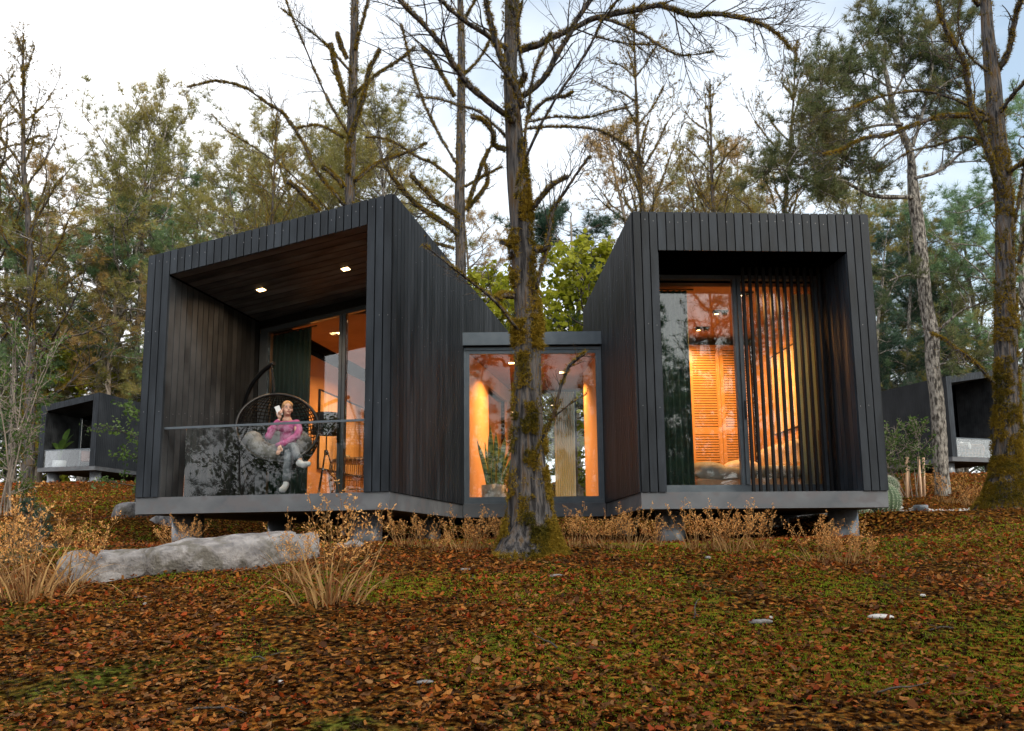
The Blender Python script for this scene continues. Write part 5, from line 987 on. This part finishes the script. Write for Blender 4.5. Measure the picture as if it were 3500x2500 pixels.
rock('boulder', 'long pale grey boulder lying in front of the left cabin', 'rock', [G(225, 1905, 7.8), G(330, 1900, 7.85), G(520, 1900, 8.1), G(760, 1900, 8.4), G(960, 1880, 8.8), G(1070, 1850, 9.15)], [.34, .44, .42, .46, .36, .24], [.38, .35, .32, .38, .39, .33], 4, k=12, n=34)
rock('boulder', 'flat pale stone slab at the foot of the right pile of the left cabin', 'rock', [G(1110, 1870, 9.5), G(1200, 1870, 9.6), G(1290, 1870, 9.7)], [.12, .22, .12], [.20, .21, .16], 9, k=5)
rock('boulder', 'pale knobbly stone partly hidden behind the left edge of the left cabin', 'rock', [G(385, 1740, 14.6), G(450, 1740, 14.6), G(520, 1740, 14.7)], [.30, .45, .4], [.36, .34, .40], 12, k=5, n=20)
rock('boulder', 'low pale stone behind the left pile under the left cabin', 'rock', [G(500, 1760, 14.0), G(560, 1760, 14.0), G(600, 1762, 13.9)], [.2, .25, .15], [.22, .25, .18], 15, k=4, n=18)
M['stone'] = mnoise(mat('pale pebble', rough=.8), (.40, .39, .37), (.55, .53, .50), scale=12, bump=.4, bdist=.01)
for i, (u, v_, w_, lb) in enumerate(((960, 2335, .02, 'small bright white stone nearest the lower picture edge'), (495, 2068, .018, 'small white stone below the left grass clump beside the boulder'), (480, 2045, .05, 'flat pale bark chip below the long boulder'), (1455, 2005, .0, ''), (1590, 1950, .06, 'flat grey stone left below the central tree'), (1905, 1972, .08, 'flat grey stone right below the central tree'),
     (3010, 2115, .09, 'flat white stone at the right of the foreground'), (2600, 2130, .09, 'long flat grey stone right of the middle of the foreground'), (2420, 1910, .03, 'small grey stone before the grass clumps of the right cabin'), (3155, 2040, .02, 'pair like white lump in the leaves at the far right'), (1450, 2340, .05, 'grey stone low in the foreground left of the middle'), (2635, 2115, .018, 'small white pebble beside the long flat grey stone'))):
    if not w_: continue
    d = ray(u, v_); k = 3.0
    while (CP+d*k)[2] > gz(*(CP+d*k)[:2]) and k < 30: k += .02
    p = CP+d*k; q = MB(); ball(q, (0, 0, .01), (w_, w_*.6, w_*(.22 if w_ > .03 else .6)), 14, 8); vv = q.v[0]; vv *= (1+.35*(fbm(vv[:, 0:1]*40+i, vv[:, 1:2]*40, i, 2)-.5)); q.v[0] = vv
    o = q.build('stone', M['stone'] if 'white' in lb or 'bright' in lb else M['rock']); o.location = (p[0], p[1], gz(p[0], p[1])-.004); o.rotation_euler.z = RS.rand()*1.2-.6; tag(o, lb, 'stone')
for i, (u, v_, L, a, lb) in enumerate(((2372, 2125, .20, .9, 'short pale broken stick standing out of the leaves in the right foreground'), (860, 2262, .26, .2, 'thin grey stick lying in the foreground left of the middle'), (1610, 1985, .14, 1.2, 'small pale twig below the central tree'), (640, 2440, .35, -.2, 'long pale lichen covered stick at the lower left'), (2980, 2385, .3, .3, 'thin dark stick at the lower right'), (1905, 2230, .22, 2.6, 'thin brown stick low in the middle of the foreground'), (3260, 2160, .25, 2.9, 'thin pale stick near the right edge of the foreground'))):
    d = ray(u, v_); k = 3.0
    while (CP+d*k)[2] > gz(*(CP+d*k)[:2]) and k < 30: k += .02
    p = CP+d*k; q = MB(); tube(q, grow(RS, (0, 0, .01), (math.cos(a), math.sin(a), .12 if i != 0 else .9), L, 6, .16), [.006, .006, .0055, .005, .004, .003, .002], 6); tube(q, grow(RS, (math.cos(a)*L*.4, math.sin(a)*L*.4, .02), (math.cos(a+.7), math.sin(a+.7), .2), L*.4, 4, .2), [.004, .0035, .003, .002, .0015], 5)
    o = q.build('stick', M['barkdark'] if 'dark' in lb or 'brown' in lb else M['bark']); o.location = (p[0], p[1], gz(p[0], p[1])+.008); tag(o, lb, 'stick')
# ------------------------------------------------------------------ dry grasses
SEED = (np.array([(0, 0, 0), (.22, 0, .45), (0, 0, 1.), (-.22, 0, .45)]), np.array([[0, 1, 2], [0, 2, 3]]))
def grass_mesh(seed, H, nblade, nstem, spread, blade=.6):
    rs = np.random.RandomState(seed); bl = MB(); sd = MB(); pos, dr = [], []
    for i in range(nblade):
        az = rs.rand()*2*PI; r = .17*rs.rand()*H/.6; L = H*blade*(.3+.8*rs.rand()); tilt = spread*(.3+.9*rs.rand()); p = np.array([r*math.cos(az), r*math.sin(az), -.02]); el = PI/2-tilt*.6; P = []
        for s_ in range(5): P.append(p.copy()); az += rs.randn()*.22; p = p+np.array([math.cos(az)*math.cos(el), math.sin(az)*math.cos(el), math.sin(el)])*L/4; el -= tilt*.28*(1+rs.rand())
        P = np.array(P); w_ = np.array([.0050, .0058, .0048, .0034, .0006])*(H/.7)**.5*(.7+.6*rs.rand()); a2 = rs.rand()*PI; sv = np.array([math.cos(a2), math.sin(a2), 0])
        V = np.concatenate([P-sv*w_[:, None], P+sv*w_[:, None]]); bl.add(V, [[j, j+1, 6+j, 5+j] for j in range(4)])
    for i in range(nstem):
        az = rs.rand()*2*PI; r = .08*rs.rand(); tilt = spread*.68*rs.rand(); r *= 1.6; q = grow(rs, [r*math.cos(az), r*math.sin(az), -.02], [math.cos(az)*math.sin(tilt), math.sin(az)*math.sin(tilt), math.cos(tilt)], H*(.65+.4*rs.rand()), 7, .07, .0); tube(bl, q, np.linspace(.0028, .0012, 8), 3, cap=False)
        for c in range(11):
            t = .42+.58*c/10.; k = min(t, .999)*7; b = int(k); p2 = q[b]+(q[b+1]-q[b])*(k-b); a2 = rs.rand()*2*PI; l = H*.17*(1.25-t)*(.6+.8*rs.rand())+.012; q2 = grow(rs, p2, [math.cos(a2)*.75, math.sin(a2)*.75, .75], l, 3, .2, -.03); tube(bl, q2, [.0013, .0011, .0010, .0008], 3, cap=False)
            m_ = 5; kk = .6+rs.rand(m_)*2.4; ii = np.minimum(kk.astype(int), 2); ff = (kk-ii)[:, None]; pos.append(q2[ii]*(1-ff)+q2[ii+1]*ff+rs.randn(m_, 3)*.006); o = rs.randn(m_, 3)*.6+(q2[-1]-q2[0])/(l+1e-6); dr.append(o)
    if pos: pos = np.concatenate(pos); dr = np.concatenate(dr); scatter(sd, SEED[0], SEED[1], pos, dr, .020*(.6+.7*rs.rand(len(pos)))*(H/.6)**.4)
    a = bl.mesh('grass blades'); a.materials.append(M['grassdry']); b = sd.mesh('seed heads'); b.materials.append(M['seed']); return a, b
GV = {'big': (grass_mesh(1, .85, 60, 15, .9, .68), .85), 'big2': (grass_mesh(2, .85, 50, 13, 1.0, .66), .85), 's1': (grass_mesh(3, .5, 34, 12, .75, .5), .5), 's2': (grass_mesh(4, .5, 26, 10, .9, .5), .5), 's3': (grass_mesh(5, .5, 40, 14, .65, .5), .5)}
def clump(kind, u, vb, vt, label, rz, Y=None):
    d = ray(u, vb); k = 3.
    if Y is None:
        while (CP+d*k)[2] > gz(*(CP+d*k)[:2]) and k < 12.4: k += .02
        p = CP+d*k
    else: p = on_ground(u, Y)
    H = (vb-vt)/F*p[1]*1.02; me, hn = GV[kind]; t = plant_tree(me, 'grass_clump', label, 'grass', (p[0], p[1], gz(p[0], p[1])), rz, H/hn, 'clumps of dry ornamental grass', parts=('blades', 'seed_heads')); [tag(c, kind='stuff') for c in t.children]; return t
for a in [('big', 95, 2055, 1660, 'large straw coloured grass clump at the left picture edge', .3), ('big2', -20, 2010, 1660, 'straw grass clump cut by the left picture edge', 1.3), ('big2', 235, 2010, 1720, 'smaller straw grass clump just right of the large one at the left edge', 2.3), ('big', 1130, 2065, 1655, 'large straw grass clump in front of the right end of the long boulder', 3.3), ('big2', 1010, 1990, 1740, 'lower straw grass clump left of the large one before the boulder', 4.1),
    ('s1', 590, 1880, 1760, 'short grass clump beside the left pile of the left cabin', .2), ('s2', 650, 1870, 1765, 'short grass clump just right of the left pile of the left cabin', 1.2), ('s3', 1380, 1868, 1745, 'grass clump at the right front corner of the left cabin', 2.2), ('s2', 1450, 1872, 1760, 'sparse grass clump second from the left cabin corner', 3.2), ('s1', 1500, 1885, 1790, 'small grass clump under the left end of the passage', 4.2), ('s3', 1590, 1885, 1730, 'tall grass clump at the left frame of the passage window', 5.2), ('s1', 1640, 1880, 1765, 'grass clump below the snake plant', .9), ('s2', 1690, 1880, 1745, 'grass clump just left of the central tree roots', 1.9),
    ('s2', 1905, 1868, 1765, 'thin grass clump just right of the central tree roots', 2.9), ('s3', 1965, 1870, 1725, 'grass clump under the right half of the passage window', 3.9), ('s1', 2030, 1868, 1745, 'grass clump at the right frame of the passage window', 4.9), ('s2', 2080, 1875, 1755, 'grass clump at the left side of the right cabin', 5.9), ('s3', 2150, 1875, 1720, 'grass clump at the left front corner of the right cabin', .6), ('s1', 2245, 1872, 1750, 'grass clump left of the left pile of the right cabin', 1.6),
    ('s3', 2385, 1880, 1710, 'dense tall grass clump right of the left pile of the right cabin', 2.6), ('s1', 2440, 1880, 1730, 'second dense grass clump right of the left pile of the right cabin', 3.6), ('s3', 2510, 1885, 1710, 'tallest grass clump below the fins of the right cabin', 4.6), ('s2', 2600, 1885, 1730, 'spreading grass clump below the right half of the fins', 5.6), ('s2', 2790, 1925, 1755, 'grass clump left of the right pile of the right cabin', .1), ('s3', 2880, 1930, 1765, 'broad grass clump before the right pile of the right cabin', 1.1), ('s1', 2950, 1925, 1800, 'low grass clump right of the right pile of the right cabin', 2.1)]: clump(*a)
clump('s2', 3250, 1755, 1640, 'straw grass clump between the leaning pine and the mossy trunk', 2.8, 16.5); clump('s1', 3330, 1750, 1650, 'straw grass clump just left of the mossy trunk at the right edge', 4.8, 16.2); clump('s1', 245, 1810, 1720, 'faint straw grass clump high on the slope at the left', .8, 11)
PV['sprig'] = (pine(61, .6, .05, .16, 22, 'needle_dark', tl=.05, rt=.012, tdense=True, sub=3), .6)
for u, Y, v_, rz, lb in ((100, 9.3, 1690, .2, 'small dark conifer seedling behind the large grass clump at the left'), (150, 9.0, 1725, 1.1, 'second small dark conifer seedling right of the first at the left'), (40, 8.7, 1780, 2.2, 'low dark conifer seedling nearest the left picture edge')): put('sprig', u, Y, v_, lb, rz=rz, cat='seedling', name='conifer_seedling', xs=1.3)
# ------------------------------------------------------------------ right: gravel, pad, bollard, cacti, sapling
def gravel():
    q = MB(); n = 5200; X = 4.0+RS.rand(n)*6.2; Y = 13.35+RS.rand(n)*2.2; k = (Y < 13.5+1.2+0*X); Z = ground_z(X, Y)
    for a in range(1):
        ct = np.array([(1, 0, 0), (0, 1, 0), (-1, 0, 0), (0, -1, 0), (0, 0, .8), (0, 0, -.8)]); cf = np.array([[0, 1, 4], [1, 2, 4], [2, 3, 4], [3, 0, 4], [1, 0, 5], [2, 1, 5], [3, 2, 5], [0, 3, 5]])
        scatter(q, ct, cf, np.stack([X, Y, Z+.02], -1), RS.randn(n, 3)+[0, 0, 2], .018+.02*RS.rand(n))
    o = q.build('gravel', leafmat('pale gravel', [(.30, .28, .25), (.5, .47, .43), (.62, .6, .56)], trans=0.)); tag(o, 'strip of pale gravel beside the concrete path', 'gravel', kind='stuff')
gravel()
pz = at(3100, 1752, 14.9)[2]
pd = MB(); hexa(pd, [(4.1, 14.7, pz-.16), (7.55, 14.7, pz-.16), (7.75, 16.1, pz-.16), (4.1, 16.1, pz-.16), (4.1, 14.7, pz), (7.55, 14.7, pz), (7.75, 16.1, pz), (4.1, 16.1, pz)]); o = pd.build('path_slab', M['concrete']); tag(o, 'concrete path slab', kind='structure')
q = MB(); p = at(3148, 1750, 15.2); lathe(q, [(.0, 0), (.125, 0), (.125, .13), (.115, .14), (0, .14)], 24); o = q.build('bollard_light', M['steel']); o.location = (p[0], 15.2, pz+.001); tag(o, 'short dark cylindrical light on the concrete path slab', 'path light')
M['cactus'] = mnoise(mat('grey green cactus', rough=.7), (.06, .10, .05), (.10, .15, .075), scale=6); M['spine'] = leafmat('pale spines', [(.42, .42, .33), (.62, .62, .52)], trans=.1)
def cactus(u, v_, Y, rx, rz_, label):
    c = at(u, v_, Y); t = thing('barrel_cactus', label, 'cactus', (c[0], Y, c[2]-rz_)); ribs = 22; n = ribs*4; k = 18; th = np.arange(n)*2*PI/n; ph = np.linspace(.02, PI-.25, k)
    R_ = 1+.055*np.cos(th*ribs); V = np.stack([np.sin(ph)[:, None]*np.cos(th)*R_*rx, np.sin(ph)[:, None]*np.sin(th)*R_*rx, (np.cos(ph)[:, None]*np.ones(n)+1)*rz_], -1); q = MB(); i = np.arange(k-1)[:, None]*n; j = np.arange(n)[None]; j2 = (j+1) % n; q.add(V.reshape(-1, 3), np.stack([i+j, i+n+j, i+n+j2, i+j2], -1).reshape(-1, 4), smooth=True); q.build('stem', M['cactus'], t)
    pos = V[:, ::4].reshape(-1, 3); dd = pos-np.array([0, 0, rz_]); q = MB(); T_ = tuft_template(7, 1.25, .09, 3); scatter(q, T_[0], T_[1], pos, dd, .055); tag(q.build('spines', M['spine'], t), kind='stuff')
cactus(3020, 1712, 14.3, .27, .30, 'largest barrel cactus at the right corner of the right cabin'); cactus(3035, 1662, 14.9, .17, .17, 'small barrel cactus peeping out behind the top of the largest one'); cactus(2948, 1762, 14.0, .14, .15, 'lowest barrel cactus left of the largest one by the pile')
sp2 = on_ground(3123, 17.8); H = at(3120, 1425, 17.8)[2]-sp2[2]
plant_tree(broad(71, 1.9, .42, .55, 12, 'leaf_green', .06, bark='palebark', rt=.014, nl=6, stems=6, dens=1.), 'sapling', 'slender multi stemmed sapling between wooden stakes right of the right cabin', 'sapling', sp2, .3, H/1.9, parts=('stems', 'crown'))
M['stake'] = mnoise(mat('new pine stake', rough=.7), (.58, .36, .22), (.70, .47, .31), scale=5, stretch=(3, 3, .3))
for i, (u0_, vt, u1_, vb, lb) in enumerate(((3097, 1563, 3101, 1708, 'pale wooden stake leftmost of the four around the sapling'), (3102, 1563, 3106, 1714, 'pale wooden stake second from the left around the sapling'), (3139, 1561, 3150, 1712, 'pale wooden stake third from the left around the sapling'), (3156, 1565, 3160, 1705, 'pale wooden stake rightmost of the four around the sapling'))):
    a, b = at(u0_, vt, 17.7+.15*(i % 2)), at(u1_, vb+8, 17.6+.25*(i % 2)); q = MB(); tube(q, [b, a], .030, 4); o = q.build('stake', M['stake']); tag(o, lb, 'stake', 'stakes round the sapling')
# ------------------------------------------------------------------ hanging egg chair
ec = thing('hanging_chair', 'black woven hanging egg chair with grey cushion on the left porch', 'hanging chair', LA, LYAW)
def L7(x, y, t):
    u, v_ = 780+x*500/1450, 1180+y*560/1624; c_, s_ = math.cos(LYAW), math.sin(LYAW); ex = np.array([c_, s_, 0]); ey = np.array([-s_, c_, 0]); o = np.array(LA); d = ray(u, v_); k = (t-(CP-o)@ey)/(d@ey); p = CP+k*d-o; return np.array([p@ex, p@ey, p[2]])
st_ = [L7(x, y, t) for x, y, t in ((205, 1450, 1.55), (150, 1240, 1.75), (118, 1000, 1.75), (128, 760, 1.68), (168, 560, 1.55), (232, 400, 1.42), (320, 285, 1.3), (400, 215, 1.2), (455, 182, 1.15))]; st_[0][2] = .03
q = MB(); tube(q, smooth_path(st_, 4), .034, 10); q.build('stand_arm', M['blackmetal'], ec)
th = np.linspace(0, 2*PI, 41); q = MB(); tube(q, np.stack([1.42+.55*np.cos(th), 1.35+.5*np.sin(th), np.full(41, .035)], -1), .032, 8, cap=False); q.build('base_ring', M['blackmetal'], ec)
q = MB(); tube(q, [(.90, 1.5, .035), (1.42, .95, .035)], .025, 8); q.build('base_bar', M['blackmetal'], ec)
hk = L7(433, 215, 1.12)
Cc = np.array([1.50, 1.10, 1.0]); Rb = .60; nn = np.array([.42, -.80, .42]); nn /= np.linalg.norm(nn); off = .13; Rv = np.array([Rb, Rb, .60])
topb = Cc+np.array([-.02, -.10, .57])
q = MB(); nl_ = 13
for i in range(nl_):
    z = hk[2]+(topb[2]-hk[2])*i/nl_; zz = np.linspace(0, 2*PI, 13); w1, h1 = .013, .030; P = np.stack([hk[0]+(topb[0]-hk[0])*i/nl_+w1*np.cos(zz)*(i % 2), hk[1]+(topb[1]-hk[1])*i/nl_+w1*np.cos(zz)*((i+1) % 2), z-.02+h1*np.sin(zz)], -1); tube(q, P, .005, 5, cap=False)
tag(q.build('chain', M['blackmetal'], ec), kind='stuff')
q = MB()
ang = 46
def shell_pt(lon, lat): return Cc+np.array([Rb*math.cos(lat)*math.cos(lon), Rb*math.cos(lat)*math.sin(lon), .60*math.sin(lat)])
def runs(pts):
    cur = []
    for p in pts:
        if (p-Cc)@nn < off: cur.append(p)
        else:
            if len(cur) > 2: yield np.array(cur)
            cur = []
    if len(cur) > 2: yield np.array(cur)
for i in range(ang):
    lon = i*2*PI/ang
    for r_ in runs([shell_pt(lon, la) for la in np.linspace(-PI/2+.05, PI/2-.05, 28)]): tube(q, r_, .0085, 4, cap=False)
for la in np.linspace(-1.42, 1.42, 30):
    for r_ in runs([shell_pt(lo, la) for lo in np.linspace(-1.2, 2*PI-1.2, 73)]): tube(q, r_, .0080, 4, cap=False)
tag(q.build('woven_shell', M['blackmetal'], ec), kind='stuff')
e1 = np.cross(nn, [0, 0, 1.]); e1 /= np.linalg.norm(e1); e2 = np.cross(nn, e1); rr_ = math.sqrt(Rb**2-off**2)
q = MB(); tube(q, [Cc+nn*off+rr_*(e1*math.cos(a)+e2*math.sin(a)) for a in th], .023, 9, cap=False); q.build('rim', M['blackmetal'], ec)
M['plush'] = mnoise(mat('grey plush cushion', rough=1.0), (.13, .125, .118), (.24, .23, .215), scale=5, bump=.3, bscale=60, bdist=.004)
bl_ = []
for i, a in enumerate(np.linspace(.12*PI, .88*PI, 8)):       # fat lobes round the lower half of the bowl
    dirv = (e1*math.cos(a)*(-1)+(-e2 if e2[2] > 0 else e2)*math.sin(a)); c_ = Cc+dirv*.38-nn*.05; f_ = dirv/np.linalg.norm(dirv); x_ = np.cross(f_, nn); x_ /= np.linalg.norm(x_); Rm = np.stack([x_, f_, np.cross(x_, f_)], -1); bl_.append((c_, (.130, .15, .19), 14, 10, 0, Rm))
bl_ += [(Cc+np.array([0, .12, -.30]), (.38, .34, .13)), (Cc+np.array([.0, .32, -.08]), (.34, .12, .22))]
soft('cushion', M['plush'], ec, bl_, .022, 3)
# ------------------------------------------------------------------ woman on the phone
pr = thing('person', 'woman in a pink sweater and grey trousers sitting with crossed legs, holding a white phone', 'person', LA, LYAW)
def caps(q, pts, rads, n=10):
    pts = np.array(pts, float); tube(q, pts, rads, n)
    for p, r_ in zip(pts, rads): ball(q, p, r_*1.0, n, 8)
def rem(o, vx, sm=3, fac=.5):
    md = o.modifiers.new('remesh', 'REMESH'); md.mode = 'VOXEL'; md.voxel_size = vx; md.use_smooth_shade = True
    if sm: s2 = o.modifiers.new('smooth', 'SMOOTH'); s2.iterations = sm; s2.factor = fac
    return o
v3 = lambda *a: np.array(a, float)
D_y = .14
shR, shL = v3(1.575, .80+D_y, 1.075), v3(1.875, .80+D_y, 1.085); neck = v3(1.73, .79+D_y, 1.13); hd = v3(1.742, .76+D_y, 1.30)
elR, wrR = v3(1.535, .62+D_y, .90), v3(1.685, .62+D_y, 1.115); elL, wrL = v3(1.955, .66+D_y, .885), v3(1.800, .50+D_y, .735)
pel = v3(1.72, .84+D_y, .70); hpA, hpB = v3(1.645, .82+D_y, .69), v3(1.80, .82+D_y, .69)
kA, aA = v3(2.02, .46+D_y, .70), v3(2.215, .24+D_y, .48); kB, aB = v3(1.945, .44+D_y, .60), v3(1.995, .28+D_y, .19)
face = v3(.60, -.79, .10); face /= np.linalg.norm(face); sdv = np.cross(face, [0, 0, 1.]); sdv /= np.linalg.norm(sdv); upv = np.cross(sdv, face)
Rh = np.stack([sdv, face, upv], -1)
M['skin'] = mat('skin', (.62, .36, .26), .5); M['hair'] = mnoise(mat('strawberry blonde hair', rough=.45), (.30, .15, .06), (.50, .29, .13), scale=12, stretch=(1, 1, 4)); M['knit'] = mnoise(mat('pink knit sweater', rough=.95), (.36, .075, .19), (.47, .12, .27), scale=14, bump=.5, bscale=45, bdist=.006); M['denim'] = mnoise(mat('grey trousers', rough=.9), (.11, .125, .14), (.175, .19, .205), scale=9, bump=.3, bscale=30, bdist=.004); M['shoe'] = mnoise(mat('white trainers', rough=.55), (.72, .72, .71), (.82, .82, .81), scale=9); M['phone'] = mat('white phone', (.8, .8, .8), .25); M['dark'] = mat('dark', (.02, .015, .012), .4); M['lip'] = mat('lips', (.50, .14, .14), .4)
q = MB()
ball(q, hd+upv*.025-face*.008, (.070, .088, .090), 20, 14, 0, Rh); ball(q, hd+face*.022-upv*.045, (.053, .058, .066), 16, 12, 0, Rh); ball(q, hd+face*.062-upv*.088, (.020, .018, .015), 10, 8, 0, Rh)
for t_, r_ in ((.083, .011), (.090, .0125)): ball(q, hd+face*t_-upv*(.010+(t_-.083)*2.2), (r_*.85, r_, r_*1.1), 10, 8, 0, Rh)
for s_ in (-1, 1): ball(q, hd+sdv*.072*s_-face*.012-upv*.012, (.010, .018, .028), 10, 8, 0, Rh); ball(q, hd+sdv*.034*s_+face*.052-upv*.035, (.022, .020, .024), 10, 8, 0, Rh)
caps(q, [hd-upv*.07-face*.015, neck], [.046, .052]); caps(q, [neck, v3(1.725, .85+D_y, .92), pel], [.075, .105, .12]); caps(q, [shR, shL], [.055, .055])
caps(q, [shR, elR, wrR], [.046, .036, .023]); caps(q, [shL, elL, wrL], [.046, .036, .023]); caps(q, [hpA, kA, aA], [.078, .050, .034]); caps(q, [hpB, kB, aB], [.078, .050, .034])
hR = wrR+v3(.015, -.005, .055); ball(q, hR, (.030, .022, .042), 12, 8)
for i, (dx, dz, l) in enumerate(((-.020, .035, .055), (-.002, .040, .062), (.014, .034, .058), (.026, .022, .046))):
    a = hR+v3(dx*.8, -.012, dz*.8); caps(q, [a, a+v3(.012, -.026, l*.45), a+v3(.040, -.020, l*.85)], [.0092, .0085, .0075], 8)
caps(q, [hR+v3(-.02, 0, -.01), hR+v3(-.040, -.012, .025), hR+v3(-.036, -.018, .058)], [.011, .010, .0085], 8)
hL = wrL+v3(-.012, -.03, -.05); ball(q, hL, (.034, .020, .044), 12, 8)
for i, (dx, l) in enumerate(((-.027, .050), (-.009, .060), (.009, .058), (.025, .046))):
    a = hL+v3(dx, -.008, -.032); caps(q, [a, a+v3(-.004, -.018, -l*.5), a+v3(-.008, -.012, -l)], [.0092, .0085, .0072], 8)
caps(q, [hL+v3(.028, -.005, .015), hL+v3(.048, -.015, -.012), hL+v3(.048, -.018, -.040)], [.011, .010, .0085], 8)
body = rem(q.build('body', M['skin'], pr), .0055, 2)
q = MB(); ball(q, hd+upv*.042-face*.016, (.079, .090, .088), 20, 14, 0, Rh); ball(q, hd-face*.10+upv*.03, (.036, .034, .036), 12, 10, 0, Rh)
for s_ in (-1, 1): ball(q, hd+sdv*.052*s_+upv*.052+face*.015, (.026, .045, .036), 12, 8, 0, Rh)
rem(q.build('hair', M['hair'], pr), .006, 2)
for s_ in (-1, 1):
    e = hd+sdv*.029*s_+face*.083+upv*.010; q = MB(); ball(q, e-face*.008, (.0125, .009, .0075), 12, 8, 0, Rh); q.build('eye', mat('eye white', (.75, .72, .7), .3), pr); q = MB(); ball(q, e+sdv*.003+upv*.001, (.006, .003, .0065), 10, 8, 0, Rh); q.build('iris', M['dark'], pr)
    q = MB(); tube(q, [e-sdv*.014+upv*.015-face*.001, e+upv*.020+face*.002, e+sdv*.015+upv*.015-face*.004], [.0022, .003, .0018], 6); q.build('eyebrow', M['hair'], pr)
    q = MB(); tube(q, [e-sdv*.013+upv*.004-face*.002, e+upv*.0085+face*.001, e+sdv*.013+upv*.004-face*.004], .0016, 5); q.build('eyelashes', M['dark'], pr)
q = MB(); tube(q, [hd+face*.076-upv*.058-sdv*.021, hd+face*.084-upv*.0555, hd+face*.076-upv*.057+sdv*.021], [.002, .0048, .002], 6); tube(q, [hd+face*.075-upv*.060-sdv*.018, hd+face*.083-upv*.064, hd+face*.075-upv*.060+sdv*.018], [.002, .005, .002], 6); q.build('lips', M['lip'], pr)
q = MB(); caps(q, [neck-v3(0, 0, .055), v3(1.725, .84+D_y, .93), v3(1.722, .84+D_y, .80)], [.086, .118, .122]); caps(q, [shR-v3(0, 0, .01), shL-v3(0, 0, .01)], [.066, .066]); ball(q, v3(1.73, .78+D_y, 1.02), (.13, .09, .10))
caps(q, [shR, v3(1.53, .70+D_y, .985), elR+v3(0, 0, -.01), wrR+v3(-.03, 0, -.04)], [.062, .060, .056, .040]); caps(q, [shL, v3(1.935, .75+D_y, .98), elL, wrL+v3(.035, .02, .03)], [.062, .060, .055, .040]); caps(q, [wrR+v3(-.032, 0, -.042), wrR+v3(-.012, 0, -.018)], [.046, .036]); caps(q, [wrL+v3(.035, .02, .03), wrL+v3(.012, .008, .012)], [.044, .035])
ball(q, v3(1.70, .76+D_y, .77), (.125, .12, .05)); rem(q.build('sweater', M['knit'], pr), .010, 3)
q = MB(); caps(q, [pel, pel+v3(0, 0, .05)], [.13, .12]); caps(q, [hpA, kA+v3(-.01, .0, 0), aA+v3(-.055, .03, .06)], [.098, .068, .050]); caps(q, [hpB, kB, aB+v3(-.0, .012, .07)], [.098, .066, .052]); 
caps(q, [aA+v3(-.055, .03, .06), aA+v3(-.040, .022, .045)], [.058, .056]); caps(q, [aB+v3(-.0, .012, .075), aB+v3(0, .01, .05)], [.060, .058]); rem(q.build('trousers', M['denim'], pr), .009, 2)
def shoe(an, toe):
    q = MB(); toe = np.array(toe, float); d = toe-an; heel = an-d*.16+v3(0, .0, -.04); caps(q, [an+v3(0, 0, -.012), an-v3(0, 0, .045)], [.040, .044]); caps(q, [heel, an+d*.45-v3(0, 0, .045), toe-v3(0, 0, .012)], [.040, .046, .036]); return rem(q.build('shoe', M['shoe'], pr), .008, 2)
shoe(aA, aA+v3(.165, -.08, -.045)); shoe(aB, aB+v3(.015, -.15, -.095))
ph = MB(); pc_ = hR+v3(-.012, -.012, .080); box(ph, -.036, .036, -.005, .005, -.073, .073); o = ph.build('phone', M['phone']); o.matrix_world = Matrix.Translation(CL.world(*pc_)) @ Matrix.Rotation(LYAW, 4, 'Z') @ Euler((0, -.42, .35)).to_matrix().to_4x4(); tag(o, 'white phone held to the ear of the seated woman', 'phone')
